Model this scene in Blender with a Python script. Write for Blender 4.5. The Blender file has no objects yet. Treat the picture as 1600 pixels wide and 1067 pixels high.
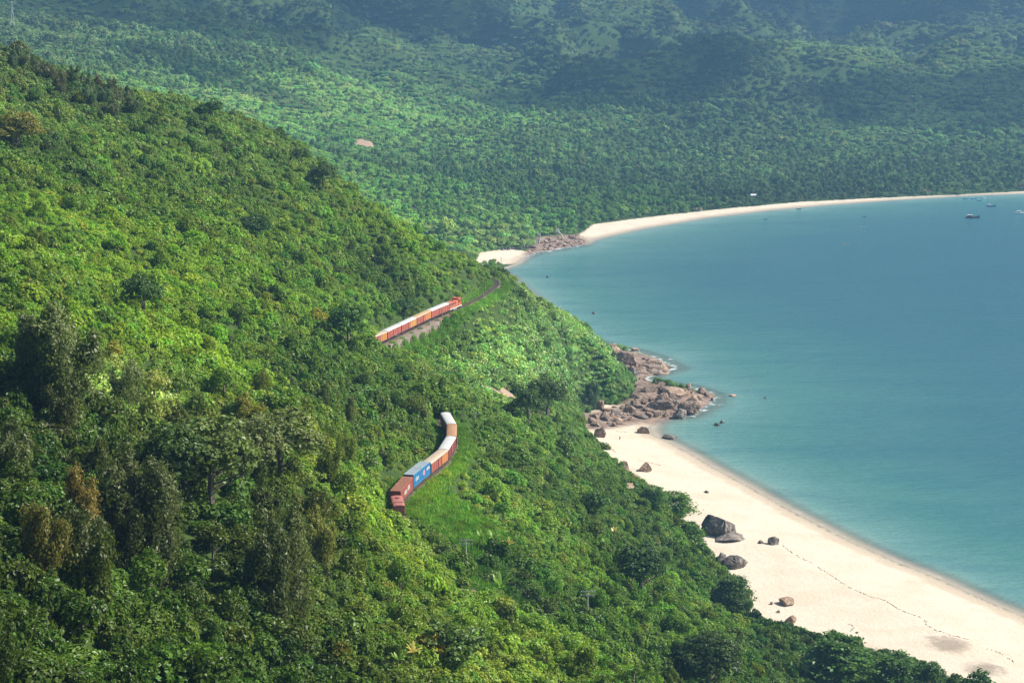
import bpy, math, random
import numpy as np
from mathutils import Vector, Matrix, noise as mnoise
random.seed(7)
RNG = np.random.default_rng(11)
D = bpy.data
SC = bpy.context.scene
COL = SC.collection

# ------------------------------------------------------------------ camera
CAM_H, FPX = 190.0, 2900.0
PITCH = math.atan(553.5 / FPX)
cam_d = D.cameras.new('camera')
cam_d.sensor_width = 36.0
cam_d.lens = FPX / 1600 * 36
cam_d.clip_start = 1.0
cam_d.clip_end = 60000
cam = D.objects.new('camera', cam_d)
cam.location = (0, 0, CAM_H)
cam.rotation_euler = (math.pi / 2 - PITCH, 0, 0)
COL.objects.link(cam)
SC.camera = cam

# ------------------------------------------------------------------ sky, sun, exposure
SUN_DIR = Vector((0.74, 0.14, 0.64)).normalized()      # towards the sun
SUN_EL = math.asin(SUN_DIR.z)
SUN_AZ = math.atan2(SUN_DIR.x, SUN_DIR.y)
world = D.worlds.new('World')
SC.world = world
world.use_nodes = True
wn = world.node_tree
wn.nodes.clear()
sky = wn.nodes.new('ShaderNodeTexSky')
sky.sky_type = 'NISHITA'
sky.sun_disc = False
sky.sun_elevation = SUN_EL
sky.sun_rotation = SUN_AZ
sky.altitude = 200
sky.air_density = 1.0
sky.dust_density = 1.0
bg = wn.nodes.new('ShaderNodeBackground')
bg.inputs['Strength'].default_value = 0.075
wo = wn.nodes.new('ShaderNodeOutputWorld')
wn.links.new(sky.outputs[0], bg.inputs[0])
wn.links.new(bg.outputs[0], wo.inputs['Surface'])
sun_d = D.lights.new('sun', 'SUN')
sun_d.energy = 5.0
sun_d.angle = math.radians(0.5)
sun_d.color = (1.0, 0.95, 0.86)
sun = D.objects.new('sun', sun_d)
sun.rotation_euler = (-SUN_DIR).to_track_quat('-Z', 'Y').to_euler()
sun.location = (0, 0, 900)
COL.objects.link(sun)
SC.view_settings.view_transform = 'Standard'
SC.view_settings.look = 'None'
SC.view_settings.gamma = 1
SC.view_settings.use_curve_mapping = False
SC.view_settings.exposure = 0.86
SC.cycles.max_bounces = 5
SC.cycles.diffuse_bounces = 2
SC.cycles.glossy_bounces = 2
SC.cycles.transmission_bounces = 2
SC.cycles.volume_bounces = 0
SC.cycles.transparent_max_bounces = 6
SC.cycles.use_denoising = True

# ------------------------------------------------------------------ projection of the photograph
CP, SP = math.cos(PITCH), math.sin(PITCH)
def ray(px, py):
    """slope of the sight line through a pixel of the 1600x1067 photograph: (x per y, z per y)"""
    u, v = (np.asarray(px, float) - 800) / FPX, (533.5 - np.asarray(py, float)) / FPX
    yy = CP + v * SP
    return u / yy, (-SP + v * CP) / yy
def on(px, py, z=0.0):
    a, b = ray(px, py)
    y = (z - CAM_H) / b
    return np.array([a * y, y, z], float)
def at(px, py, y):
    a, b = ray(px, py)
    return np.array([a * y, y, CAM_H + b * y], float)
def project(x, y, z):
    dz = z - CAM_H
    dep = y * CP - dz * SP
    up = y * SP + dz * CP
    return 800 + FPX * x / dep, 533.5 - FPX * up / dep, FPX / dep

# ------------------------------------------------------------------ numpy helpers
def vnoise(x, y, seed=0):
    """smooth value noise in -1..1"""
    xi, yi = np.floor(x).astype(np.int64), np.floor(y).astype(np.int64)
    fx, fy = x - xi, y - yi
    fx, fy = fx * fx * (3 - 2 * fx), fy * fy * (3 - 2 * fy)
    def h(a, b):
        n = (a * 374761393 + b * 668265263 + seed * 1442695041) & 0x7fffffff
        n = ((n ^ (n >> 13)) * 1274126177) & 0x7fffffff
        n = n ^ (n >> 16)
        return (n & 0xffff) / 32767.5 - 1
    return ((h(xi, yi) * (1 - fx) + h(xi + 1, yi) * fx) * (1 - fy) + (h(xi, yi + 1) * (1 - fx) + h(xi + 1, yi + 1) * fx) * fy)
def fbm(x, y, seed=0, oct=4):
    s, a = 0, 1.0
    for i in range(oct):
        s = s + a * vnoise(x, y, seed + i * 17)
        x, y, a = x * 2.03 + 5.1, y * 2.03 + 9.7, a * .5
    return s / 1.9
def seg_dist(x, y, pts):
    best = np.full(x.shape, 1e9)
    for (ax, ay), (bx, by) in zip(pts[:-1], pts[1:]):
        dx, dy = bx - ax, by - ay
        L = dx * dx + dy * dy + 1e-9
        t = np.clip(((x - ax) * dx + (y - ay) * dy) / L, 0, 1)
        best = np.minimum(best, np.hypot(x - ax - t * dx, y - ay - t * dy))
    return best
def inside(x, y, poly):
    r = np.zeros(x.shape, bool)
    n = len(poly)
    for i in range(n):
        (ax, ay), (bx, by) = poly[i], poly[(i + 1) % n]
        c = ((ay > y) != (by > y)) & (x < (bx - ax) * (y - ay) / (by - ay + 1e-12) + ax)
        r ^= c
    return r
def signed(x, y, poly):
    d = seg_dist(x, y, list(poly) + [poly[0]])
    return np.where(inside(x, y, poly), d, -d)
def sstep(a, b, v):
    t = np.clip((v - a) / (b - a), 0, 1)
    return t * t * (3 - 2 * t)
def catmull(P, n=8):
    P = [np.array(p, float) for p in P]
    P = [2 * P[0] - P[1]] + P + [2 * P[-1] - P[-2]]
    out = []
    for i in range(1, len(P) - 2):
        for k in range(n):
            t = k / n
            a, b, c, d = P[i - 1], P[i], P[i + 1], P[i + 2]
            out.append(.5 * ((2 * b) + (c - a) * t + (2 * a - 5 * b + 4 * c - d) * t * t + (3 * b - a - 3 * c + d) * t ** 3))
    out.append(P[-2])
    return np.array(out)

# ------------------------------------------------------------------ coast, beaches, railway in world metres
near_coast_px = [(1750, 1045), (1600, 964), (1532, 935), (1465, 904), (1397, 877), (1330, 847), (1229, 795), (1165, 758), (1109, 728), (1083, 712), (1044, 691), (1020, 680), (1014, 667), (1030, 655)]
rock_coast_px = [(1075, 648), (1105, 632), (1112, 618), (1080, 606), (1035, 600), (1000, 592), (1030, 582), (1053, 575), (1020, 558), (985, 548), (948, 543)]
hid_coast_px = [(905, 526), (868, 498), (832, 466), (800, 440), (778, 422)]
far_coast_px = [(806, 412), (815, 404), (835, 395), (870, 389), (912, 382), (925, 374), (960, 366), (1000, 357), (1060, 347), (1100, 340), (1200, 328), (1300, 319), (1400, 312), (1500, 306), (1600, 302), (1750, 298)]
near_coast = [on(*p)[:2] for p in near_coast_px]
rock_coast = [on(*p)[:2] for p in rock_coast_px]
hid_coast = [on(*p)[:2] for p in hid_coast_px]
far_coast = [on(*p)[:2] for p in far_coast_px]
coast = [np.array(p, float) for p in [(420, -200), (330, 150), (240, 390)]] + near_coast + rock_coast + hid_coast + far_coast + [np.array((4000., 1900.)), np.array((9000., 2600.))]
land_poly = coast + [np.array(p, float) for p in [(9000, 12000), (-9000, 12000), (-9000, -200)]]
veg_near_px = [(1650, 1120), (1500, 1062), (1380, 1018), (1245, 990), (1180, 968), (1160, 915), (1106, 872), (1078, 820), (1044, 790), (970, 766), (948, 735), (928, 704), (908, 682), (893, 662)]
veg_near = [on(*p, 3.0)[:2] for p in veg_near_px]
beach_near = near_coast + [on(1060, 640)[:2], on(1000, 640)[:2], on(940, 640)[:2]] + veg_near[::-1] + [np.array((150., 380.)), np.array((250., 300.))]
veg_far_px = [(748, 396), (800, 388), (832, 391), (838, 383), (850, 372), (880, 372), (905, 366), (928, 352), (970, 346), (1000, 342), (1060, 334), (1150, 324), (1250, 315), (1350, 309), (1450, 304), (1600, 297), (1750, 293)]
veg_far = [on(*p, 2.0)[:2] for p in veg_far_px]
beach_far = far_coast + veg_far[::-1] + [on(735, 420)[:2]]
rocks_near_px = [(945, 545), (985, 546), (1020, 555), (1053, 575), (1005, 590), (1035, 602), (1080, 606), (1112, 618), (1105, 638), (1075, 655), (1000, 655), (950, 668), (915, 672), (905, 652), (950, 640), (990, 628), (994, 602), (977, 586), (962, 568)]
rocks_near = [on(p[0], p[1], 2.0)[:2] for p in rocks_near_px]
rocks_far = [on(*p, 1.)[:2] for p in [(820, 397), (835, 384), (845, 374), (880, 370), (905, 368), (918, 376), (912, 383), (870, 390), (840, 396)]]

RAIL_Z = 80.0
rail_px = [(1010, 1250), (880, 1090), (790, 985), (712, 905), (668, 868), (640, 832), (619, 797), (637, 770), (664, 747), (690, 726), (704, 704), (706, 688), (701, 674), (690, 660)]
rail_w = [on(*p, RAIL_Z)[:2] for p in rail_px]
rail_mid = [np.array(p, float) for p in [(-24, 486), (-36, 502), (-46, 520), (-50, 540), (-48, 557)]]
rail_far = [on(*p, RAIL_Z)[:2] for p in [(583, 542), (600, 534), (623, 523), (647, 511.5), (669, 501), (697, 489), (725, 477), (752, 463), (771, 450), (776, 442), (769, 436)]]
rail_end = [np.array(p, float) for p in [(-22, 722), (-48, 742), (-90, 760), (-140, 790)]]
RAIL = catmull(rail_w + rail_mid + rail_far + rail_end, 10)
_seg = np.hypot(*np.diff(RAIL, axis=0).T)
RAIL_S = np.concatenate([[0], np.cumsum(_seg)])
def rail_at(s):
    return np.array([np.interp(s, RAIL_S, RAIL[:, 0]), np.interp(s, RAIL_S, RAIL[:, 1])])
def rail_dir(s):
    d = rail_at(s + .8) - rail_at(s - .8)
    return d / np.linalg.norm(d)
def rail_s_of(p):
    i = np.argmin(np.hypot(RAIL[:, 0] - p[0], RAIL[:, 1] - p[1]))
    best = (1e9, 0)
    for s in np.arange(RAIL_S[max(i - 1, 0)], RAIL_S[min(i + 1, len(RAIL_S) - 1)], .05):
        q = rail_at(s)
        best = min(best, (np.hypot(*(q - p)), s))
    return best[1]

# ------------------------------------------------------------------ the lie of the land: sight-line control points (px, py, distance)
CANOPY = 3.2
ctl = []
def C(px, py, y, can=CANOPY):
    p = at(px, py, y)
    ctl.append((p[0], p[1], p[2] - can))
for px, lst in {
    -60: [(1067, 132), (800, 182), (600, 252), (450, 335), (300, 450), (150, 570), (50, 670)],
    0: [(1067, 140), (800, 190), (600, 260), (450, 345), (300, 455), (150, 570), (72, 660)],
    150: [(1067, 160), (900, 190), (740, 235), (600, 295), (450, 385), (300, 500), (122, 672)],
    300: [(1067, 182), (900, 215), (750, 260), (600, 325), (450, 425), (300, 560), (145, 695)],
    410: [(1000, 212), (840, 250), (700, 300), (560, 385), (420, 500), (300, 610), (200, 697)],
    500: [(1067, 208), (900, 245), (780, 290), (650, 350), (520, 450), (400, 560), (252, 700)],
    560: [(900, 270), (780, 310), (560, 500), (500, 560), (420, 620), (296, 702)],
}.items():
    for py, y in lst: C(px, py, y)
for a in [(590, 830, 300), (600, 700, 400), (560, 640, 430), (640, 620, 468), (670, 640, 478), (615, 565, 488), (585, 550, 500), (640, 470, 618), (650, 360, 700), (700, 440, 650), (720, 398, 705), (765, 425, 712),
          (650, 850, 322), (700, 885, 312), (760, 942, 292), (830, 992, 282), (900, 1020, 272), (700, 1000, 262), (700, 1067, 240), (900, 1090, 250), (1000, 1060, 285), (600, 950, 262), (600, 1067, 225),
          (770, 800, 398), (850, 800, 430), (950, 800, 500), (1040, 800, 580), (900, 720, 555), (830, 660, 540), (780, 615, 566), (870, 620, 650), (800, 720, 470), (745, 640, 500),
          (900, 640, 720), (945, 600, 800), (900, 550, 740), (800, 530, 660), (720, 565, 590), (850, 480, 740), (868, 452, 800), (912, 500, 880), (943, 528, 940), (955, 565, 880), (790, 425, 722), (820, 422, 760),
          (800, 900, 356), (900, 900, 385), (1000, 900, 440), (1080, 900, 520), (1130, 950, 530), (1000, 1000, 375), (1100, 1000, 425), (1180, 1010, 480), (1250, 1067, 440), (1100, 1067, 385), (1350, 1067, 475)]:
    C(*a)
def W(x, y, z): ctl.append((x, y, z))
for a in [(0, 130, 118), (60, 130, 95), (0, 180, 108), (80, 250, 62), (140, 300, 25), (190, 380, 5), (40, 210, 85), (220, 250, 5), (120, 200, 50), (-60, 40, 175), (0, 40, 160), (100, 40, 110), (250, 0, 20), (-200, 100, 230), (-250, 300, 225), (-300, 500, 235), (-330, 700, 250),
          (-200, 820, 130), (-120, 840, 100), (-60, 820, 72), (-20, 800, 62), (-10, 900, 40), (-60, 960, 40), (-150, 1000, 60), (-20, 1050, 22), (-80, 1150, 18), (-300, 1000, 105), (-450, 1000, 160), (-250, 1200, 60),
          (-30, 1290, 8), (-90, 1320, 14)]:
    W(*a)
for a in [(-60, 90, 1550), (100, 95, 1500), (200, 115, 1480), (300, 150, 1480), (400, 200, 1480), (500, 235, 1500), (600, 260, 1520), (700, 300, 1480), (640, 340, 1350),
          (-60, 60, 2000), (0, 50, 2000), (250, 80, 1950), (300, 130, 1750), (450, 150, 1900), (560, 222, 1800), (440, 228, 1650), (700, 230, 1900), (850, 230, 1900), (900, 280, 1700), (780, 330, 1480),
          (0, 5, 2700), (250, 30, 2500), (500, 60, 2700), (500, 5, 3100), (650, 110, 2500), (800, 120, 2550), (800, 20, 3300), (700, 60, 2900),
          (1000, 280, 1780), (1000, 230, 2000), (1000, 185, 2250), (980, 150, 2500), (1060, 118, 2460), (1130, 100, 2420), (1000, 90, 2900), (1000, 10, 3400),
          (1200, 270, 1860), (1200, 220, 2060), (1200, 160, 2230), (1250, 98, 2340), (1330, 94, 2350), (1400, 98, 2360), (1300, 80, 2900), (1250, 10, 3450), (1350, 220, 2060),
          (1450, 260, 1900), (1450, 180, 2160), (1520, 102, 2370), (1600, 98, 2360), (1600, 80, 2900), (1600, 10, 3500), (1600, 240, 1980), (1600, 170, 2200), (1680, 100, 2400), (1800, 10, 3500), (1480, 30, 3250)]:
    C(*a, can=6)
for a in [(-2000, 3000, 330), (-1200, 3600, 360), (-300, 4400, 420), (600, 4800, 440), (1500, 5000, 470), (2600, 4800, 420), (-3000, 6500, 430), (0, 6500, 500), (3000, 6500, 480), (-900, 2000, 260), (-1000, 1200, 230),
          (2400, 3200, 120), (3000, 2600, 40), (3500, 4000, 280), (1300, 2800, 70), (-7000, 9500, 200), (7000, 9500, 200), (0, 9800, 300), (7000, 4000, 150), (-6000, 3000, 260), (-3000, 500, 240), (-800, 200, 260),
          (760, 2600, 38), (500, 2640, 40), (300, 2640, 45), (620, 2600, 36)]:
    W(*a)
for i, p in enumerate(RAIL[::6]):
    if not 478 < p[1] < 558: W(p[0], p[1], RAIL_Z - .6)
for p in coast[2:-1]:
    W(p[0], p[1], 0)
for p in veg_near: W(p[0], p[1], 3)
for p in veg_far[::2]: W(p[0], p[1], 2)
ctl = np.array(ctl)
K = np.hypot(ctl[:, None, 0] - ctl[None, :, 0], ctl[:, None, 1] - ctl[None, :, 1])
n_c = len(ctl)
A = np.zeros((n_c + 3, n_c + 3))
A[:n_c, :n_c] = K - np.eye(n_c) * 3.0
A[:n_c, n_c] = 1
A[:n_c, n_c + 1:] = ctl[:, :2]
A[n_c, :n_c] = 1
A[n_c + 1:, :n_c] = ctl[:, :2].T
sol = np.linalg.solve(A, np.concatenate([ctl[:, 2], [0, 0, 0]]))
def rbf(x, y):
    out = np.empty(x.size)
    xf, yf = x.ravel(), y.ravel()
    for i in range(0, x.size, 40000):
        a, b = xf[i:i + 40000], yf[i:i + 40000]
        k = np.hypot(a[:, None] - ctl[None, :, 0], b[:, None] - ctl[None, :, 1])
        out[i:i + 40000] = k @ sol[:n_c] + sol[n_c] + sol[n_c + 1] * a + sol[n_c + 2] * b
    return out.reshape(x.shape)
def blur(a, n):
    for _ in range(n):
        a = np.pad(a, 1, mode='edge')
        a = (a[1:-1, 1:-1] * 2 + a[:-2, 1:-1] + a[2:, 1:-1] + a[1:-1, :-2] + a[1:-1, 2:]) / 6
    return a
RY = RAIL[RAIL[:, 1].argsort()]
RY = RY[(RY[:, 1] > 560) & (RY[:, 1] < 690)]
class Grid:
    def __init__(s, x0, x1, y0, y1, st, nb):
        s.x0, s.y0, s.st = x0, y0, st
        X, Y = np.meshgrid(np.arange(x0, x1 + st, st), np.arange(y0, y1 + st, st))
        Z = blur(rbf(X, Y), nb)
        lc = signed(X, Y, land_poly)
        far = sstep(1250, 1500, Y)
        rd = seg_dist(X, Y, [tuple(p) for p in RAIL[::5]])
        inland = sstep(8, 60, lc)
        amp_near = 5.2 * inland * sstep(8, 35, rd) * (1 - far)
        Z = Z + amp_near * fbm(X / 46, Y / 46, 3) + amp_near * .5 * fbm(X / 17, Y / 17, 4, 2)
        rid = 1 - np.abs(fbm(X / 230 + .3, Y / 330, 21)) * 1.7
        Z = Z + far * sstep(100, 700, lc) * (rid - .35) * np.clip(14 + (Y - 1900) * .11, 8, 135)
        Z = Z + far * inland * 3 * fbm(X / 90, Y / 90, 31)
        # shore profiles
        b = np.maximum(signed(X, Y, beach_near), signed(X, Y, beach_far))
        sand = np.minimum(.085 * np.maximum(lc, 0), 2.6 + .012 * np.maximum(lc, 0))
        Z = np.where(lc > 0, np.maximum(Z, .06 * np.minimum(lc, 20)), Z)
        Z = np.where(lc > 0, Z * (1 - sstep(-16, -1, b)) + sand * sstep(-16, -1, b), Z)
        rn = np.maximum(signed(X, Y, rocks_near), signed(X, Y, rocks_far))
        rk = sstep(-3, 1, rn)
        rh = sstep(-15, -1, rn)
        Z = np.where(lc > 0, Z * (1 - rh) + rh * np.minimum(Z, np.minimum(.16 * lc, 4.5) + .9 * np.abs(fbm(X / 5, Y / 5, 77))), Z)
        Z = np.where(lc <= 0, np.maximum(-.07 * -lc, -12), Z)
        # railway formation cut and filled into the slope
        cov = sstep(470, 476, Y) * (1 - sstep(552, 564, Y))
        rx = np.interp(Y, RY[:, 1], RY[:, 0])
        sea = (X > rx) * sstep(560, 574, Y) * (1 - sstep(622, 636, Y)) * (Y > 560)
        Z = Z - sea * 4.6 * sstep(1.5, 3.2, rd) * (1 - sstep(9, 22, rd))
        Z = np.where((cov > .3) & (rd < 9) & (X < -12), np.maximum(Z, RAIL_Z + 1.6), Z)
        k = (1 - sstep(3.0, 7.0 - 3.4 * sea, rd)) * (1 - cov)
        Z = Z * (1 - k) + (RAIL_Z - .55) * k
        s.Z, s.B, s.R, s.L = Z, b, rk, lc
        s.nx, s.ny = X.shape[1], X.shape[0]
    def get(s, F, x, y):
        u = np.clip((x - s.x0) / s.st, 0, s.nx - 1.001)
        v = np.clip((y - s.y0) / s.st, 0, s.ny - 1.001)
        i, j = u.astype(int), v.astype(int)
        fu, fv = u - i, v - j
        return (F[j, i] * (1 - fu) + F[j, i + 1] * fu) * (1 - fv) + (F[j + 1, i] * (1 - fu) + F[j + 1, i + 1] * fu) * fv
G1 = Grid(-460, 460, 0, 1400, 2.5, 5)
G2 = Grid(-3000, 4000, -200, 7600, 14, 2)
G3 = Grid(-240, 760, 1230, 2050, 5, 2)
def field(name, x, y):
    x, y = np.asarray(x, float), np.asarray(y, float)
    m = sstep(0, 40, np.minimum(np.minimum(x + 460, 460 - x), 1400 - y))
    a, b = G1.get(getattr(G1, name), x, y), G2.get(getattr(G2, name), x, y)
    m3 = sstep(0, 40, np.minimum(np.minimum(x + 240, 760 - x), np.minimum(2050 - y, y - 1230)))
    b = G3.get(getattr(G3, name), x, y) * m3 + b * (1 - m3)
    return a * m + b * (1 - m)
def height(x, y): return field('Z', x, y)
def ground(px, py, near=60, far=5000):
    """where the sight line through a pixel meets the land"""
    a, b = ray(px, py)
    y = near
    ys = np.concatenate([np.arange(near, 1400, 1.0), np.arange(1400, far, 6.0)])
    zs = CAM_H + b * ys
    h = np.maximum(height(a * ys, ys), 0)
    i = int(np.argmax(zs <= h))
    if zs[i] > h[i]: i = len(ys) - 1
    return np.array([a * ys[i], ys[i], h[i]])

# ------------------------------------------------------------------ materials
def new_mat(name):
    m = D.materials.new(name)
    m.use_nodes = True
    m.node_tree.nodes.clear()
    return m, m.node_tree
def N(nt, typ, **kw):
    n = nt.nodes.new(typ)
    for k, v in kw.items():
        if k.startswith('i_'):
            k = k[2:]
            k = int(k) if k.isdigit() else k.replace('_', ' ')
            n.inputs[k].default_value = v
        else:
            setattr(n, k, v)
    return n
def L(nt, a, b): nt.links.new(a, b)
def noise_n(nt, scale, detail=3, rough=.55, coord='pos', vec=None):
    n = N(nt, 'ShaderNodeTexNoise')
    n.inputs['Scale'].default_value = scale
    n.inputs['Detail'].default_value = detail
    n.inputs['Roughness'].default_value = rough
    if vec is not None: L(nt, vec, n.inputs['Vector'])
    elif coord == 'pos':
        g = N(nt, 'ShaderNodeNewGeometry'); L(nt, g.outputs['Position'], n.inputs['Vector'])
    else:
        t = N(nt, 'ShaderNodeTexCoord'); L(nt, t.outputs['Object'], n.inputs['Vector'])
    return n.outputs['Fac']
def ramp(nt, fac, stops):
    r = N(nt, 'ShaderNodeValToRGB')
    e = r.color_ramp.elements
    while len(e) < len(stops): e.new(.5)
    for el, (p, c) in zip(e, stops):
        el.position = p
        el.color = (*c, 1) if len(c) == 3 else c
    L(nt, fac, r.inputs[0])
    return r.outputs[0]
def mix(nt, fac, a, b, mode='MIX'):
    n = N(nt, 'ShaderNodeMix', data_type='RGBA', blend_type=mode)
    for sock, v in ((n.inputs[0], fac), (n.inputs[6], a), (n.inputs[7], b)):
        if isinstance(v, (int, float)): sock.default_value = v
        elif isinstance(v, tuple): sock.default_value = (*v, 1)
        else: L(nt, v, sock)
    return n.outputs[2]
def math_n(nt, op, a, b=None, c=None, clamp=False):
    n = N(nt, 'ShaderNodeMath', operation=op, use_clamp=clamp)
    for s, v in zip(n.inputs, (a, b, c)):
        if v is None: continue
        if isinstance(v, (int, float)): s.default_value = v
        else: L(nt, v, s)
    return n.outputs[0]
def maprange(nt, v, a, b, c=0., d=1., smooth=True):
    n = N(nt, 'ShaderNodeMapRange')
    if smooth: n.interpolation_type = 'SMOOTHSTEP'
    L(nt, v, n.inputs[0])
    for i, q in enumerate((a, b, c, d)): n.inputs[i + 1].default_value = q
    return n.outputs[0]
def finish(nt, shader):
    o = N(nt, 'ShaderNodeOutputMaterial'); L(nt, shader, o.inputs['Surface'])
def bump(nt, h, strength, dist):
    b = N(nt, 'ShaderNodeBump'); b.inputs['Strength'].default_value = strength; b.inputs['Distance'].default_value = dist
    L(nt, h, b.inputs['Height']); return b.outputs[0]
def paint(name, col, rough=.6, wear=None, wear_amt=.5, scale=.8, spec=.3, metallic=0.):
    m, nt = new_mat(name)
    p = N(nt, 'ShaderNodeBsdfPrincipled'); p.inputs['Roughness'].default_value = rough
    p.inputs['Specular IOR Level'].default_value = spec
    p.inputs['Metallic'].default_value = metallic
    c = mix(nt, noise_n(nt, scale, 5, .65, 'obj'), tuple(v * .75 for v in col), tuple(min(1, v * 1.2) for v in col))
    if wear:
        f = maprange(nt, noise_n(nt, scale * 2.3, 6, .7, 'obj'), .62 - wear_amt * .25, .72, 0, .9)
        c = mix(nt, f, c, wear)
    L(nt, c, p.inputs['Base Color'])
    L(nt, bump(nt, noise_n(nt, scale * 9, 3, .6, 'obj'), .2, .02), p.inputs['Normal'])
    finish(nt, p.outputs[0])
    return m
def leaf_mat(name, trans=.36, gloss=.022, var=.34, fixed=None):
    m, nt = new_mat(name)
    if fixed: colr = fixed
    else:
        a = N(nt, 'ShaderNodeAttribute', attribute_type='INSTANCER', attribute_name='tint'); colr = a.outputs['Color']
    g = N(nt, 'ShaderNodeNewGeometry')
    r = g.outputs['Random Per Island']
    v = math_n(nt, 'MULTIPLY_ADD', r, var * 2, 1 - var)
    c = mix(nt, 1.0, colr, (1, 1, 1))
    hs = N(nt, 'ShaderNodeHueSaturation')
    L(nt, math_n(nt, 'MULTIPLY_ADD', math_n(nt, 'FRACT', math_n(nt, 'MULTIPLY', r, 37.)), .045, .478), hs.inputs['Hue'])
    L(nt, v, hs.inputs['Value'])
    if fixed: hs.inputs['Color'].default_value = (*fixed, 1)
    else: L(nt, colr, hs.inputs['Color'])
    d = N(nt, 'ShaderNodeBsdfDiffuse'); t = N(nt, 'ShaderNodeBsdfTranslucent'); gl = N(nt, 'ShaderNodeBsdfGlossy')
    gl.inputs['Roughness'].default_value = .42
    gl.inputs['Color'].default_value = (.8, .8, .8, 1)
    L(nt, hs.outputs[0], d.inputs[0])
    L(nt, mix(nt, 1.0, hs.outputs[0], (1.25, 1.35, .6), 'MULTIPLY'), t.inputs[0])
    s1 = N(nt, 'ShaderNodeMixShader'); s1.inputs[0].default_value = trans
    L(nt, d.outputs[0], s1.inputs[1]); L(nt, t.outputs[0], s1.inputs[2])
    s2 = N(nt, 'ShaderNodeMixShader'); s2.inputs[0].default_value = gloss
    L(nt, s1.outputs[0], s2.inputs[1]); L(nt, gl.outputs[0], s2.inputs[2])
    finish(nt, s2.outputs[0])
    return m
LEAF = leaf_mat('leaf_green')
LEAF_PALE = leaf_mat('leaf_pale', trans=.25, gloss=.05, var=.4)
BARK = paint('bark', (.16, .13, .10), .9, scale=1.5)
BARK_PALE = paint('bark_pale', (.32, .29, .25), .9, scale=1.5)

def tag(o, label=None, cat=None, group=None, kind=None):
    for k, v in (('label', label), ('category', cat), ('group', group), ('kind', kind)):
        if v: o[k] = v
    return o
def mesh_np(name, V, F, mat=None, smooth=False):
    """V (n,3), F (m,k) arrays -> mesh data"""
    V = np.asarray(V, np.float32); F = np.asarray(F, np.int32)
    me = D.meshes.new(name)
    me.vertices.add(len(V)); me.vertices.foreach_set('co', V.ravel())
    k = F.shape[1]
    me.loops.add(F.size); me.loops.foreach_set('vertex_index', F.ravel())
    me.polygons.add(len(F))
    me.polygons.foreach_set('loop_start', np.arange(0, F.size, k, dtype=np.int32))
    me.polygons.foreach_set('use_smooth', np.full(len(F), smooth))
    me.update(calc_edges=True)
    if mat: me.materials.append(mat)
    return me
def link(name, me, loc=(0, 0, 0), parent=None, rz=0, rot=None):
    o = D.objects.new(name, me)
    o.location = loc
    o.rotation_euler = rot if rot else (0, 0, rz)
    COL.objects.link(o)
    if parent: o.parent = parent
    return o
def attr(me, name, data):
    a = me.attributes.new(name, 'FLOAT', 'POINT'); a.data.foreach_set('value', np.asarray(data, np.float32).ravel())

# ------------------------------------------------------------------ ground sheet
def fan(ys, nx, wfac, wmin):
    ny = len(ys)
    t = np.linspace(-1, 1, nx)
    t = t * .72 + t ** 3 * .28
    Y = np.repeat(ys[:, None], nx, 1)
    X = t[None, :] * (ys[:, None] * wfac + wmin)
    i = np.arange((ny - 1) * nx).reshape(ny - 1, nx)[:, :-1].ravel()
    return X, Y, np.stack([i, i + 1, i + nx + 1, i + nx], 1)
X, Y, F = fan(np.concatenate([np.geomspace(12, 78, 30), np.geomspace(80, 1248, 620), np.linspace(1252, 1800, 120), np.geomspace(1810, 7400, 200)]), 460, .36, 130)
Z = height(X, Y)
bsd, rkm, cdist = np.maximum(signed(X, Y, beach_near), signed(X, Y, beach_far)), field('R', X, Y), signed(X, Y, land_poly)
me = mesh_np('ground', np.stack([X, Y, Z], -1).reshape(-1, 3), F, None, True)
attr(me, 'beach', bsd); attr(me, 'rocky', rkm); attr(me, 'coast', cdist)
m, nt = new_mat('land')
ab = N(nt, 'ShaderNodeAttribute', attribute_name='beach').outputs['Fac']
ar = N(nt, 'ShaderNodeAttribute', attribute_name='rocky').outputs['Fac']
ac = N(nt, 'ShaderNodeAttribute', attribute_name='coast').outputs['Fac']
n1, n2 = noise_n(nt, .35, 5), noise_n(nt, .05, 4)
soil = ramp(nt, n1, [(.3, (.025, .045, .012)), (.55, (.05, .085, .018)), (.75, (.075, .10, .028))])
stone = ramp(nt, noise_n(nt, .28, 6, .68), [(.3, (.10, .07, .055)), (.5, (.24, .17, .13)), (.7, (.38, .28, .21))])
sandc = ramp(nt, noise_n(nt, .06, 5, .6), [(.3, (.56, .465, .345)), (.6, (.64, .54, .42)), (.8, (.55, .44, .32))])
sandc = mix(nt, maprange(nt, noise_n(nt, .7, 6, .75), .48, .72, 0, .35), sandc, (.44, .345, .24))
# wet band by the water's edge with a ragged inner line
jit = math_n(nt, 'MULTIPLY_ADD', noise_n(nt, .07, 3), 9., -4.5)
cj = math_n(nt, 'ADD', ac, jit)
wet = maprange(nt, cj, 4.0, 7.5, 1, 0)
sandc = mix(nt, math_n(nt, 'MULTIPLY', wet, .62), sandc, (.42, .33, .235))
wet2 = maprange(nt, ac, .0, 3.2, 1, 0)
sandc = mix(nt, math_n(nt, 'MULTIPLY', wet2, .7), sandc, (.36, .31, .25))
fb = maprange(nt, math_n(nt, 'ADD', ab, math_n(nt, 'MULTIPLY_ADD', n1, 6., -3.)), -1.5, 1.0)
fb = math_n(nt, 'MAXIMUM', fb, maprange(nt, ac, -1., 1.5, 1, 0))
c = mix(nt, fb, soil, sandc)
c = mix(nt, ar, c, stone)
c = mix(nt, maprange(nt, ac, -30, -3, 1, 0), c, (.26, .33, .26))
p = N(nt, 'ShaderNodeBsdfPrincipled'); p.inputs['Roughness'].default_value = .95; p.inputs['Specular IOR Level'].default_value = .1
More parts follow.
